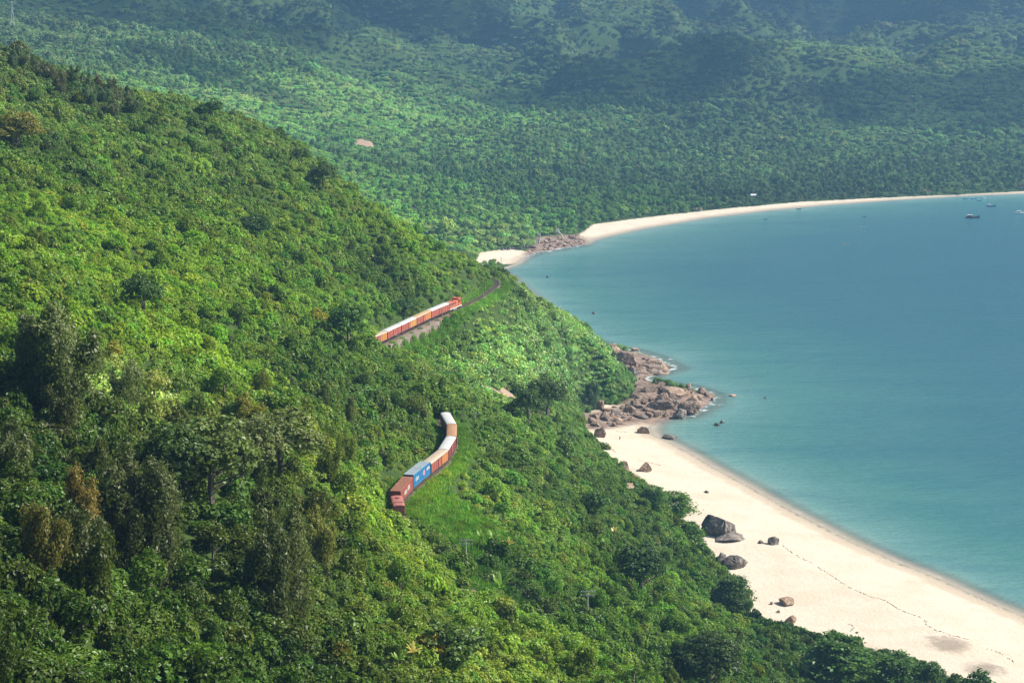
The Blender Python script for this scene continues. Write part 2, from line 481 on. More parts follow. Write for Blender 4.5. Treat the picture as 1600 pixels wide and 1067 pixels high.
L(nt, c, p.inputs['Base Color'])
L(nt, bump(nt, noise_n(nt, .8, 7, .72), .7, .5), p.inputs['Normal'])
finish(nt, p.outputs[0])
me.materials.append(m)
tag(link('ground', me), kind='structure')

# ------------------------------------------------------------------ the sea
X, Y, F = fan(np.geomspace(12, 7400, 760), 360, .5, 420)
lc = signed(X, Y, land_poly)
keep = (lc.ravel()[F] < 6).any(1)
me = mesh_np('water', np.stack([X, Y, X * 0], -1).reshape(-1, 3), F[keep], None, True)
fd = np.minimum(seg_dist(X, Y, rock_coast + hid_coast[:1]), seg_dist(X, Y, [on(*p)[:2] for p in [(815, 401), (870, 390), (915, 384)]]) + 1)
attr(me, 'offshore', -lc); attr(me, 'surf', fd)
m, nt = new_mat('sea_water')
ao = N(nt, 'ShaderNodeAttribute', attribute_name='offshore').outputs['Fac']
asf = N(nt, 'ShaderNodeAttribute', attribute_name='surf').outputs['Fac']
g = N(nt, 'ShaderNodeNewGeometry')
mp = N(nt, 'ShaderNodeMapping'); mp.inputs['Scale'].default_value = (.55, 1.5, 1); mp.inputs['Rotation'].default_value = (0, 0, math.radians(-18))
L(nt, g.outputs['Position'], mp.inputs['Vector'])
big = noise_n(nt, .012, 4, .6, vec=mp.outputs[0])
aoj = math_n(nt, 'MULTIPLY_ADD', math_n(nt, 'ADD', big, -.5), math_n(nt, 'MULTIPLY', ao, .9), ao)
lo = math_n(nt, 'DIVIDE', math_n(nt, 'LOGARITHM', math_n(nt, 'ADD', math_n(nt, 'MAXIMUM', aoj, 0), 1.), 2.718), 6.2)
wc = ramp(nt, lo, [(.0, (.38, .36, .28)), (.27, (.25, .33, .28)), (.42, (.14, .28, .25)), (.6, (.07, .20, .185)), (.8, (.04, .135, .155)), (1., (.03, .105, .15))])
wc = mix(nt, maprange(nt, noise_n(nt, .03, 4, .6, vec=mp.outputs[0]), .42, .7, 0, .32), wc, (.02, .12, .15))
wc = mix(nt, maprange(nt, asf, 2., 16., .75, 0), wc, (.075, .15, .13))
df = N(nt, 'ShaderNodeBsdfDiffuse'); L(nt, wc, df.inputs['Color'])
gl = N(nt, 'ShaderNodeBsdfGlossy'); gl.inputs['Roughness'].default_value = .16
wv = math_n(nt, 'ADD', noise_n(nt, .16, 4, .6, vec=mp.outputs[0]), math_n(nt, 'MULTIPLY', noise_n(nt, .9, 3, .6, vec=mp.outputs[0]), .35))
bn = bump(nt, wv, .7, 1.4)
L(nt, bn, gl.inputs['Normal']); L(nt, bn, df.inputs['Normal'])
fr = N(nt, 'ShaderNodeFresnel'); fr.inputs['IOR'].default_value = 1.33; L(nt, bn, fr.inputs['Normal'])
s1 = N(nt, 'ShaderNodeMixShader'); L(nt, math_n(nt, 'MULTIPLY', fr.outputs[0], .7), s1.inputs[0]); L(nt, df.outputs[0], s1.inputs[1]); L(nt, gl.outputs[0], s1.inputs[2])
fo = N(nt, 'ShaderNodeBsdfDiffuse'); fo.inputs['Color'].default_value = (.82, .84, .84, 1)
fz = maprange(nt, asf, 1., 15., .09, -.16)
fmask = maprange(nt, math_n(nt, 'ADD', noise_n(nt, .16, 6, .75), fz), .62, .70)
edge = math_n(nt, 'MULTIPLY', maprange(nt, math_n(nt, 'ABSOLUTE', math_n(nt, 'ADD', ao, math_n(nt, 'MULTIPLY_ADD', noise_n(nt, .05, 3), 5., -3.6))), .0, 2.4, 1, 0), maprange(nt, noise_n(nt, .22, 6, .75), .46, .62, 0, .7))
s2 = N(nt, 'ShaderNodeMixShader'); L(nt, math_n(nt, 'MAXIMUM', fmask, edge), s2.inputs[0]); L(nt, s1.outputs[0], s2.inputs[1]); L(nt, fo.outputs[0], s2.inputs[2])
tr = N(nt, 'ShaderNodeBsdfTransparent')
s3 = N(nt, 'ShaderNodeMixShader'); L(nt, math_n(nt, 'MAXIMUM', maprange(nt, ao, .2, 10., .12, 1.), maprange(nt, asf, 3., 12., .85, 0)), s3.inputs[0]); L(nt, tr.outputs[0], s3.inputs[1]); L(nt, s2.outputs[0], s3.inputs[2])
finish(nt, s3.outputs[0])
me.materials.append(m)
tag(link('sea_water', me), kind='structure')

# ------------------------------------------------------------------ haze
def box_mesh(name, lo, hi, mat=None):
    (a, b, c), (d, e, f) = lo, hi
    V = [(a, b, c), (d, b, c), (d, e, c), (a, e, c), (a, b, f), (d, b, f), (d, e, f), (a, e, f)]
    Fq = [(0, 3, 2, 1), (4, 5, 6, 7), (0, 1, 5, 4), (1, 2, 6, 5), (2, 3, 7, 6), (3, 0, 4, 7)]
    return mesh_np(name, V, Fq, mat)
m = D.materials.new('haze'); m.use_nodes = True; m.node_tree.nodes.clear()
nt = m.node_tree
pv = N(nt, 'ShaderNodeVolumePrincipled'); pv.inputs['Color'].default_value = (.30, .62, 1, 1)
pv.inputs['Density'].default_value = .00011
pv.inputs['Anisotropy'].default_value = .2
o = N(nt, 'ShaderNodeOutputMaterial'); L(nt, pv.outputs[0], o.inputs['Volume'])
tag(link('haze', box_mesh('haze', (-8000, -300, -14), (8000, 7900, 720), m)), kind='stuff')

# ------------------------------------------------------------------ the broken clouds that drift over the bay and shade parts of the land
import bmesh
def lumpy(name, R, seed, sub=3, amp=.35, freq=1.2, mat=None):
    bm = bmesh.new(); bmesh.ops.create_icosphere(bm, subdivisions=sub, radius=1)
    off = Vector((seed * 3.1, seed * 1.7, seed * .9))
    for v in bm.verts:
        n = v.co.normalized()
        k = 1 + amp * (mnoise.noise(n * freq + off) + .5 * mnoise.noise(n * freq * 2.3 + off))
        v.co = Vector((n.x * R[0] * k, n.y * R[1] * k, n.z * R[2] * k))
    me = D.meshes.new(name); bm.to_mesh(me); bm.free()
    for p in me.polygons: p.use_smooth = True
    if mat: me.materials.append(mat)
    return me
m, nt = new_mat('cloud_white')
a_ = N(nt, 'ShaderNodeBsdfDiffuse'); a_.inputs[0].default_value = (.9, .9, .9, 1)
b_ = N(nt, 'ShaderNodeBsdfTransparent'); s_ = N(nt, 'ShaderNodeMixShader'); s_.inputs[0].default_value = .42
L(nt, b_.outputs[0], s_.inputs[1]); L(nt, a_.outputs[0], s_.inputs[2]); finish(nt, s_.outputs[0])
def cloud(gx, gy, gz, rx, ry, seed):
    t = (1500 - gz) / SUN_DIR.z
    tag(link('cloud', lumpy('cloud', (rx, ry, min(rx, ry) * .35), seed, 4, .55, 1.6, m), (gx + SUN_DIR.x * t, gy + SUN_DIR.y * t, 1500)), 'white fair weather cloud drifting high above the bay, outside the picture', 'cloud', kind='stuff')
for px_, py_, rx_, ry_, sd_ in [(230, 28, 210, 300, 3), (1250, 22, 430, 330, 4), (960, 135, 130, 130, 5), (1490, 172, 150, 110, 7), (640, 25, 120, 200, 6), (330, 118, 110, 60, 9)]:
    g_ = ground(px_, py_, 1300)
    cloud(g_[0], g_[1], g_[2], rx_, ry_, sd_)
# ------------------------------------------------------------------ foliage building blocks
def leaf_quads(P, Nn, size, rng, elong=1.7, up=None):
    """one rhombic leaf per point P, facing roughly Nn; up = fixed long axis (n,3) or None"""
    n = len(P)
    Nn = Nn / np.linalg.norm(Nn, axis=1, keepdims=True)
    r = rng.normal(size=(n, 3)) if up is None else up + rng.normal(size=(n, 3)) * .25
    T = r - (r * Nn).sum(1, keepdims=True) * Nn
    T /= np.linalg.norm(T, axis=1, keepdims=True) + 1e-9
    B = np.cross(Nn, T)
    s = (size * rng.uniform(.65, 1.35, n))[:, None]
    a, b = T * s * elong * .5, B * s * .5
    bend = Nn * s * rng.uniform(-.1, .22, n)[:, None]
    V = np.stack([P - a, P + b - a * .1 + bend, P + a, P - b - a * .1 + bend], 1).reshape(-1, 3)
    return V, np.arange(4 * n).reshape(n, 4)
def sphere_dirs(n, rng, zmin=-.35):
    d = rng.normal(size=(n * 3, 3)); d /= np.linalg.norm(d, axis=1, keepdims=True)
    d = d[d[:, 2] > zmin][:n]
    return d
def crown(seed, R=(2.2, 2.2, 1.8), cz=.9, lobes=9, per=55, leaf=.42, lobe_r=.42, rough=.55, zmin=-.35, elong=1.6, jit=.12, up_bias=.25):
    rng = np.random.default_rng(seed)
    R = np.array(R)
    cd = sphere_dirs(lobes, rng, -.15)
    cc = cd * (rng.uniform(.45, .78, (lobes, 1))) * R + np.array([0, 0, cz])
    cc = np.vstack([[0, 0, cz + R[2] * .15], cc])
    rr = np.concatenate([[lobe_r * 1.25], rng.uniform(.7, 1.2, lobes) * lobe_r]) * R.mean()
    Ps, Ns = [], []
    for i in range(len(cc)):
        k = int(per * (rr[i] / (lobe_r * R.mean())) ** 2)
        d = sphere_dirs(k, rng, zmin)
        # tufts: pull leaves towards a few knots so that the surface breaks up
        kn = sphere_dirs(9, rng, zmin)
        w = kn[(d @ kn.T).argmax(1)]
        d = d * .62 + w * .38
        d /= np.linalg.norm(d, axis=1, keepdims=True)
        rad = rr[i] * (1 + rng.normal(0, jit, len(d)))
        P = cc[i] + d * rad[:, None]
        ok = np.ones(len(P), bool)
        for j in range(len(cc)):
            if j != i: ok &= np.linalg.norm(P - cc[j], axis=1) > rr[j] * .72
        Ps.append(P[ok]); Ns.append((d + rng.normal(0, rough, d.shape) + [0, 0, up_bias])[ok])
    P, Nn = np.vstack(Ps), np.vstack(Ns)
    return leaf_quads(P, Nn, leaf, rng, elong)
def feather_crown(seed, H=13., W=3.0, n_br=34, per=60, leaf=.5, start=.22):
    """tall loose crown: several rising leaders that carry hanging sprays, ragged at the top"""
    rng = np.random.default_rng(seed)
    nl = 8
    a0 = rng.uniform(0, 6.28)
    leaders = []
    for i in range(nl):
        a = a0 + i * 2.4
        r = W * rng.uniform(.15, 1.0)
        leaders.append((math.cos(a) * r, math.sin(a) * r, H * rng.uniform(.66, 1.0) * (1 - .18 * r / W)))
    Ps, Ns, Up = [], [], []
    for i in range(n_br):
        lx, ly, lh = leaders[i % nl]
        t = start + (1 - start) * rng.uniform(0, 1) ** .75
        out = W * rng.uniform(0, .38) * (1.2 - t * .7)
        a = rng.uniform(0, 6.28)
        c = np.array([lx * t ** .8 + math.cos(a) * out, ly * t ** .8 + math.sin(a) * out, t * lh])
        sz = rng.uniform(.6, 1.3)
        k = int(per * sz)
        q = rng.normal(size=(k, 3)) * [W * .15 * sz, W * .15 * sz, H * .03 * sz]
        q[:, 2] -= (q[:, 0] ** 2 + q[:, 1] ** 2) / (W * .3) * rng.uniform(.5, 1.6)
        Ps.append(c + q); Ns.append(q * [1, 1, .3] / (W * .15) + rng.normal(size=(k, 3)) * [.6, .6, .4] + [0, 0, .5])
        Up.append(np.tile([0, 0, -1.], (k, 1)) + rng.normal(0, .7, (k, 3)))
    return leaf_quads(np.vstack(Ps), np.vstack(Ns), leaf, rng, 2.0, np.vstack(Up))
def tier_crown(seed, H=7., W=5., tiers=4, per=260, leaf=.55):
    """flat layered crown of a shore almond tree"""
    rng = np.random.default_rng(seed)
    Ps, Ns = [], []
    for i in range(tiers):
        t = (i + 1) / tiers
        r = W * (1.1 - .6 * t) * rng.uniform(.85, 1.1)
        for j in range(7):
            a = j / 7 * 2 * math.pi + rng.uniform(-.4, .4)
            c = np.array([math.cos(a) * r * .62, math.sin(a) * r * .62, H * (.38 + .62 * t) + rng.uniform(-.35, .35)])
            k = per // 7
            q = rng.normal(size=(k, 3)) * [r * .2, r * .2, .16]
            Ps.append(c + q); Ns.append(rng.normal(0, .35, (k, 3)) + [0, 0, 1])
    return leaf_quads(np.vstack(Ps), np.vstack(Ns), leaf, rng, 1.5)
def grass_tuft(seed, n=90, h=1.3, r=1.5, w=.16):
    rng = np.random.default_rng(seed)
    P = rng.normal(size=(n, 3)) * [r * .5, r * .5, 0]
    P[:, 2] = rng.uniform(.25, .6, n) * h
    Nn = rng.normal(size=(n, 3)) * [1, 1, .3]
    Up = np.tile([0, 0, 1.], (n, 1)) + rng.normal(0, .35, (n, 3)) * [1, 1, 0]
    return leaf_quads(P, Nn, w, rng, h / w * .8, Up)
def tube(pts, rads, seg=6):
    pts = [Vector(p) for p in pts]
    V, Fq = [], []
    for i, p in enumerate(pts):
        d = (pts[min(i + 1, len(pts) - 1)] - pts[max(i - 1, 0)]).normalized()
        q = d.to_track_quat('Z', 'Y')
        for k in range(seg):
            a = 2 * math.pi * k / seg
            V.append(tuple(p + q @ Vector((math.cos(a) * rads[i], math.sin(a) * rads[i], 0))))
        if i:
            b = (i - 1) * seg
            for k in range(seg):
                Fq.append((b + k, b + (k + 1) % seg, b + seg + (k + 1) % seg, b + seg + k))
    return V, Fq
def join_vf(parts):
    V, Fq, o = [], [], 0
    for v, f in parts:
        V.append(np.asarray(v, float)); Fq.append(np.asarray(f, int) + o); o += len(v)
    return np.vstack(V), np.vstack(Fq)
def trunk(seed, H, r, lean=.06, limbs=5, start=.35, spread=.3):
    rng = random.Random(seed)
    lx, ly = rng.uniform(-lean, lean) * H, rng.uniform(-lean, lean) * H
    path = [(lx * t * t, ly * t * t, H * t - 1.2 * (t == 0)) for t in (0, .25, .5, .75, 1)]
    parts = [tube(path, [r * 1.2, r, r * .8, r * .5, r * .18])]
    for i in range(limbs):
        t = start + (.9 - start) * i / max(1, limbs - 1)
        a = rng.uniform(0, 6.28); l = H * spread * (1.2 - t)
        b = Vector((lx * t * t, ly * t * t, H * t))
        e = b + Vector((math.cos(a) * l, math.sin(a) * l, l * .7))
        m = b.lerp(e, .5) + Vector((0, 0, -l * .06))
        parts.append(tube([b, m, e], [r * .45, r * .3, r * .1], 5))
    return join_vf(parts)

P_SHRUB = [mesh_np('shrub', *crown(100 + i, R=(2.1 + .3 * (i % 3), 2.0, 1.5 + .35 * (i % 2)), cz=.7, lobes=12, per=120, leaf=.25, lobe_r=.36, rough=.5), LEAF) for i in range(5)]
P_VINE = [mesh_np('vine_mound', *crown(200 + i, R=(2.6, 2.4, 1.1), cz=.35, lobes=12, per=42, leaf=.46, lobe_r=.34, rough=.65, elong=1.2, jit=.2), LEAF_PALE) for i in range(4)]
P_BROAD = [mesh_np('broad_crown', *crown(300 + i, R=(3.1, 2.9, 3.1), cz=4.1, lobes=17, per=150, leaf=.30, lobe_r=.31, zmin=-.8, rough=.6, jit=.16), LEAF) for i in range(5)]
P_FEATHER = [mesh_np('feather_crown', *feather_crown(400 + i, H=12, W=2.7 + .5 * (i % 2), n_br=90, per=100, leaf=.21), LEAF) for i in range(4)]
P_TIER = [mesh_np('tier_crown', *tier_crown(500 + i, H=6, W=5, tiers=5, per=620, leaf=.34), LEAF) for i in range(3)]
P_BIGSHRUB = [mesh_np('big_shrub', *crown(150 + i, R=(3.4, 3.0 + .4 * (i % 2), 2.5 + .5 * (i % 3)), cz=1.6, lobes=15, per=150, leaf=.34, lobe_r=.33, zmin=-.5, rough=.55, jit=.14), LEAF) for i in range(5)]
P_GRAND = [mesh_np('grand_crown', *crown(350 + i, R=(5.2, 5.0, 6.6), cz=8.0, lobes=26, per=300, leaf=.34, lobe_r=.27, zmin=-.8, rough=.6, jit=.16), LEAF) for i in range(3)]
P_TALLF = [mesh_np('tall_feather_crown', *feather_crown(450 + i, H=20, W=4.2, n_br=190, per=120, leaf=.27, start=.12), LEAF) for i in range(3)]
P_GRASS = [mesh_np('grass_tuft', *grass_tuft(600 + i), LEAF) for i in range(3)]
P_FAR = [mesh_np('far_crown', *crown(700 + i, R=(4.6, 4.4, 3.6), cz=3.4, lobes=11, per=60, leaf=.78, lobe_r=.4, zmin=-.2, rough=.45), LEAF) for i in range(5)]
P_FARTALL = [mesh_np('far_tall_crown', *crown(800 + i, R=(3.0, 3.0, 5.4), cz=6.2, lobes=12, per=52, leaf=.75, lobe_r=.36, zmin=-.4, rough=.6), LEAF) for i in range(3)]
P_FARSHRUB = [mesh_np('far_shrub', *crown(900 + i, R=(6.5, 6, 1.8), cz=.6, lobes=16, per=40, leaf=.9, lobe_r=.3, rough=.5), LEAF) for i in range(3)]

_srcs = {}
def scatter(name, protos, x, y, z, scl, tint, label, cat, rng, tilt=.12):
    """one plant mass: each prototype mesh instanced over its share of the points"""
    n = len(x)
    which = rng.integers(0, len(protos), n)
    pts = D.meshes.new(name)
    pts.vertices.add(n)
    pts.vertices.foreach_set('co', np.stack([x, y, z], 1).astype(np.float32).ravel())
    def fa(nm, typ, data, key='value'):
        a = pts.attributes.new(nm, typ, 'POINT'); a.data.foreach_set(key, np.ascontiguousarray(data).ravel())
    fa('scl', 'FLOAT_VECTOR', scl.astype(np.float32), 'vector')
    rot = np.stack([rng.normal(0, tilt, n), rng.normal(0, tilt, n), rng.uniform(0, 6.283, n)], 1)
    fa('rotv', 'FLOAT_VECTOR', rot.astype(np.float32), 'vector')
    fa('tint', 'FLOAT_COLOR', np.concatenate([tint, np.ones((n, 1))], 1).astype(np.float32), 'color')
    fa('which', 'INT', which.astype(np.int32))
    o = link(name, pts)
    ng = D.node_groups.new(name + '_nodes', 'GeometryNodeTree')
    ng.interface.new_socket('Geometry', in_out='INPUT', socket_type='NodeSocketGeometry')
    ng.interface.new_socket('Geometry', in_out='OUTPUT', socket_type='NodeSocketGeometry')
    gi, go = ng.nodes.new('NodeGroupInput'), ng.nodes.new('NodeGroupOutput')
    jn = ng.nodes.new('GeometryNodeJoinGeometry')
    def named(nm, t):
        a = ng.nodes.new('GeometryNodeInputNamedAttribute'); a.data_type = t; a.inputs['Name'].default_value = nm; return a.outputs['Attribute']
    for k, pm in enumerate(protos):
        if pm.name not in _srcs:
            _srcs[pm.name] = D.objects.new(pm.name + '_source', pm)
        oi = ng.nodes.new('GeometryNodeObjectInfo'); oi.inputs['Object'].default_value = _srcs[pm.name]; oi.inputs['As Instance'].default_value = True
        ip = ng.nodes.new('GeometryNodeInstanceOnPoints')
        cmpn = ng.nodes.new('FunctionNodeCompare'); cmpn.data_type = 'INT'; cmpn.operation = 'EQUAL'
        ng.links.new(named('which', 'INT'), cmpn.inputs[2]); cmpn.inputs[3].default_value = k
        ng.links.new(gi.outputs[0], ip.inputs['Points'])
        ng.links.new(cmpn.outputs[0], ip.inputs['Selection'])
        ng.links.new(oi.outputs['Geometry'], ip.inputs['Instance'])
        ng.links.new(named('rotv', 'FLOAT_VECTOR'), ip.inputs['Rotation'])
        ng.links.new(named('scl', 'FLOAT_VECTOR'), ip.inputs['Scale'])
        ng.links.new(ip.outputs[0], jn.inputs[0])
    ng.links.new(jn.outputs[0], go.inputs[0])
    md = o.modifiers.new('scatter', 'NODES'); md.node_group = ng
    tag(o, label, cat, kind='stuff')
    return o

# ------------------------------------------------------------------ where plants stand and what tint they are given there
def jgrid(x0, x1, y0, y1, st, rng, jit=.5):
    X, Y = np.meshgrid(np.arange(x0, x1, st), np.arange(y0, y1, st))
    X, Y = X.ravel(), Y.ravel()
    return X + rng.uniform(-jit, jit, X.size) * st, Y + rng.uniform(-jit, jit, X.size) * st
def in_frame(x, y, z, mx=120, up=260):
    px, py, s = project(x, y, z)
    return (px > -mx) & (px < 1600 + mx) & (py > -60) & (py < 1067 + up)
def seen(x, y, z, slack=4.0, top=4.0, n=56):
    ok = np.ones(len(x), bool)
    for t in np.linspace(.08, .985, n):
        h = height(x * t, y * t)
        ok &= CAM_H + (z + top - CAM_H) * t > h - slack
    return ok
# colour zones of the vegetation: (px, py, rx, ry, colour, weight)
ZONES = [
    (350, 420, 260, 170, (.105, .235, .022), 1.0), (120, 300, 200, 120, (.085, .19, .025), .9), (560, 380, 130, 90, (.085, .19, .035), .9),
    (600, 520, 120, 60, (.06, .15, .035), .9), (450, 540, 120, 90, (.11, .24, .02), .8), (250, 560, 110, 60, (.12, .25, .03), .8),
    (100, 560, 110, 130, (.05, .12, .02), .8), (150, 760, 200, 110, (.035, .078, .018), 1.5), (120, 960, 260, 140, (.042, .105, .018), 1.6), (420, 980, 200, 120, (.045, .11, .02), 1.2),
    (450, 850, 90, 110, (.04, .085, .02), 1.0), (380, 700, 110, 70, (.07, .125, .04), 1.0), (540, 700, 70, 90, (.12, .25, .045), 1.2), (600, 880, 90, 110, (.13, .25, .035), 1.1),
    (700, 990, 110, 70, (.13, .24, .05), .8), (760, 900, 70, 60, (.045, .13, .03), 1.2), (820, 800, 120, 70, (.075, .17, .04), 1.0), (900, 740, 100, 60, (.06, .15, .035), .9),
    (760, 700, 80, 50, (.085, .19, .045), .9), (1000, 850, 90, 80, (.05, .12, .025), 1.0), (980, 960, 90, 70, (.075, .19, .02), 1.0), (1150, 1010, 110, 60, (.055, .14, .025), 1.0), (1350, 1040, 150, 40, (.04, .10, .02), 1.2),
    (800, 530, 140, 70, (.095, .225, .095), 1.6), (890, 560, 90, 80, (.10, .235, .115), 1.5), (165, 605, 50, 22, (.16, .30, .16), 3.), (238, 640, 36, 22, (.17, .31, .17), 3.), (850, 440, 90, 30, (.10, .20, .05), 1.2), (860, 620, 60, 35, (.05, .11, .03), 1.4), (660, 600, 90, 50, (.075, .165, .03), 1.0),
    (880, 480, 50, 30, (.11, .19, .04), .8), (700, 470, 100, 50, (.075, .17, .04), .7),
    (500, 200, 400, 60, (.075, .165, .06), 1.6), (700, 280, 200, 50, (.055, .13, .04), 1.3), (300, 150, 200, 40, (.085, .17, .06), 1.3), (250, 100, 200, 30, (.045, .085, .05), 1.2),  # valley tints raised: sunlight put into the leaf colour
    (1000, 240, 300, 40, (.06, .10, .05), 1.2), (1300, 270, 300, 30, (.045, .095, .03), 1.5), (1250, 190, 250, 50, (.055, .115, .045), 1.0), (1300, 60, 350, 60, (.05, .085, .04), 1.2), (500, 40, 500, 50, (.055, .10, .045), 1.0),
    (950, 330, 100, 20, (.06, .14, .03), 1.4), (1300, 150, 260, 24, (.03, .062, .028), 1.8), (1250, 84, 300, 12, (.075, .13, .05), 1.5), (450, 160, 300, 22, (.09, .18, .07), 1.5), (700, 75, 70, 20, (.09, .16, .06), 1.5), (150, 850, 220, 160, (.028, .062, .014), 1.0),  # the brighter far bands paint sunlit patches into the foliage
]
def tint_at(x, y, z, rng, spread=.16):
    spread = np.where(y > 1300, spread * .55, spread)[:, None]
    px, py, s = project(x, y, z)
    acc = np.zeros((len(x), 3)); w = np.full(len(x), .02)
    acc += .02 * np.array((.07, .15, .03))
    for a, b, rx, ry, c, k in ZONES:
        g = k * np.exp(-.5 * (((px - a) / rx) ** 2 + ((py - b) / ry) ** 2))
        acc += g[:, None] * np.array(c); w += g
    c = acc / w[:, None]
    fine = np.where(y > 1300, 110., 22.)
    q = fbm(x / fine, y / fine, 55, 3)
    q2 = fbm(x / fine / 2.7 + 9, y / fine / 2.7, 66, 2)
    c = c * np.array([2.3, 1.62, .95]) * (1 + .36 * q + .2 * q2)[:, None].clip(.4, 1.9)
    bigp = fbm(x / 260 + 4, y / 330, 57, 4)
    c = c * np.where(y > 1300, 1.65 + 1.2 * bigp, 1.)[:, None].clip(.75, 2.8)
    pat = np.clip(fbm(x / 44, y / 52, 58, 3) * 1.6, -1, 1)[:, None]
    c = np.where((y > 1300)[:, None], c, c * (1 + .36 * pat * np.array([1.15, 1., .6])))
    c = np.where((y > 1300)[:, None], c * np.array([.74, .84, 1.2]), c)  # distant foliage turned bluer: haze painted into the tint
    warm = np.clip(q2 * 1.2 - .3, 0, 1)[:, None]
    c = c * (1 - warm * .5) + c * np.array([1.5, 1.1, .9]) * warm * .5
    c = c * np.exp(rng.normal(0, 1, (len(x), 1)) * spread)
    c[:, 0] *= np.exp(rng.normal(0, .12, len(x)))
    return np.clip(c, .008, .5)

# places kept free of plants: beaches, rocks, railway, bare patches
bare_px = [((775, 605), (7, 6)), ((800, 628), (8, 8))]
bare = [ground(795, 618), ground(770, 612), ground(822, 640), ground(972, 744, 300), ground(988, 748, 300), ground(1008, 741, 300), ground(984, 766, 300), ground(1012, 768, 300), ground(938, 688, 300)]
red_patch = ground(569, 226, 1300)
def free(x, y, rail_gap=3.6, sand_gap=.5):
    b, r, l = field('B', x, y), field('R', x, y), field('L', x, y)
    ok = (b < -sand_gap) & (r < .3) & (l > 4.5)
    rd = seg_dist(x, y, [tuple(p) for p in RAIL[::4]])
    s_near = (y < 377) | ((y > 472) & (y < 556) & (x < -12))      # here the line is lost in the growth
    ok &= (rd > rail_gap) | s_near
    for p in bare: ok &= np.hypot(x - p[0], (y - p[1]) * .6) > 4.5
    ok &= np.hypot(x - red_patch[0], (y - red_patch[1]) * .35) > 10
    return ok, rd

# the cleared strip keeps the trains in sight: nothing tall grows between the line and the open air before it
def P_(*a): return [tuple(p) for p in a]
CLEAR = [(P_((602, 796), (604, 765), (625, 735), (665, 705), (688, 668), (684, 638), (702, 638), (726, 668), (724, 705), (704, 738), (655, 788), (640, 797)), 380.),
         (P_((580, 520), (700, 462), (722, 460), (782, 428), (788, 445), (772, 468), (722, 492), (655, 522), (650, 532), (606, 543), (583, 541)), 560.)]
def hides(x, y, z, top, rad):
    """True where a plant of this height and radius would cover the train"""
    out = np.zeros(len(x), bool)
    for zz in (z + top, z + top * .5):
        px_, py_, s_ = project(x, y, zz)
        for poly, ymin in CLEAR:
            for dx in (-.8, 0, .8):
                out |= inside(px_ + dx * rad * s_, py_, poly) & (y < (ymin + 30 if ymin < 500 else 640))
    return out
# words for telling neighbours apart: landmark, side and look
LANDMARKS = [((105, 540), 'tall lone tree'), ((200, 650), 'pale creeper patch'), ((140, 740), 'orange-brown crown'), ((205, 780), 'big dark drooping tree'), ((480, 850), 'tall leaning tree'), ((330, 690), 'speckled round tree'),
             ((445, 660), 'grey-green domed tree'), ((30, 200), 'yellow-brown flowering tree'), ((225, 450), 'dark compact slope tree'), ((545, 500), 'dark tree left of the far train'), ((620, 770), 'rusty red container'),
             ((655, 742), 'blue containers'), ((705, 690), 'white roofed boxcar'), ((610, 530), 'first far boxcar'), ((710, 472), 'orange locomotive'), ((728, 860), 'pole by the clearing'), ((918, 945), 'nearest telegraph pole'),
             ((1000, 885), 'black round tree'), ((930, 785), 'dark glossy slope tree'), ((1130, 822), 'largest beach boulder'), ((1150, 880), 'second big boulder'), ((1110, 1030), 'vine-hung hollow tree'), ((1320, 1030), 'wide flat crowned tree'),
             ((800, 620), 'bare earth scar'), ((860, 620), 'dusky spreading tree'), ((975, 742), 'ragged brown outcrop'), ((782, 940), 'spur banana plant'), ((645, 1040), 'yellowing banana plant'), ((20, 300), 'left border of the sunny slope'),
             ((325, 165), 'shoulder of the ridge'), ((400, 350), 'dark tree under the ridge'), ((300, 960), 'lower left thicket floor'), ((60, 1000), 'bottom left corner'), ((470, 1020), 'bottom edge thicket'), ((850, 470), 'headland brow'), ((940, 680), 'head of the cove'), ((1015, 570), 'long sloping slab'), ((1050, 622), 'tilted pinkish shelf'), ((1040, 640), 'broad brown rock shelf'), ((1080, 640), 'bulky rock mass'), ((1064, 650), 'square grey block'), ((1010, 612), 'shelf under the creepers'),
             ((842, 375), 'forked dead trunk'), ((879, 368), 'fallen bleached tree'), ((915, 378), 'tip of the far tongue'), ((1530, 1055), 'bottom right bush')]
_used = {}
def unique_label(px, py, look, only=None):
    ds = sorted((math.hypot(px - a, py - b), a, b, n) for (a, b), n in LANDMARKS)
    for words_ in range(3):
        for d, a, b, n in ds[:5]:
            dx, dy = px - a, py - b
            side = ('right of' if dx > 0 else 'left of') if abs(dx) > 2.2 * abs(dy) else (('below' if dy > 0 else 'above') if abs(dy) > 2.2 * abs(dx) else ('below and right of' if dx > 0 and dy > 0 else 'below and left of' if dy > 0 else 'above and right of' if dx > 0 else 'above and left of'))
            near_ = 'just ' if d < 26 else ('' if d < 70 else 'some way ' if d < 140 else 'well ')
            t = f'{look} {near_}{side} the {n}'
            if t not in _used and len(t.split()) <= 16:
                _used[t] = 1
                return t
        look = ('fuller ' if words_ == 0 else 'looser ') + look
    return t
def tone_of(t):
    l = .3 * t[0] + .6 * t[1]
    a = 'dark' if l < .07 else 'mid' if l < .12 else 'bright' if l < .2 else 'pale'
    return a + (' olive' if t[0] > t[1] * .62 else ' green')
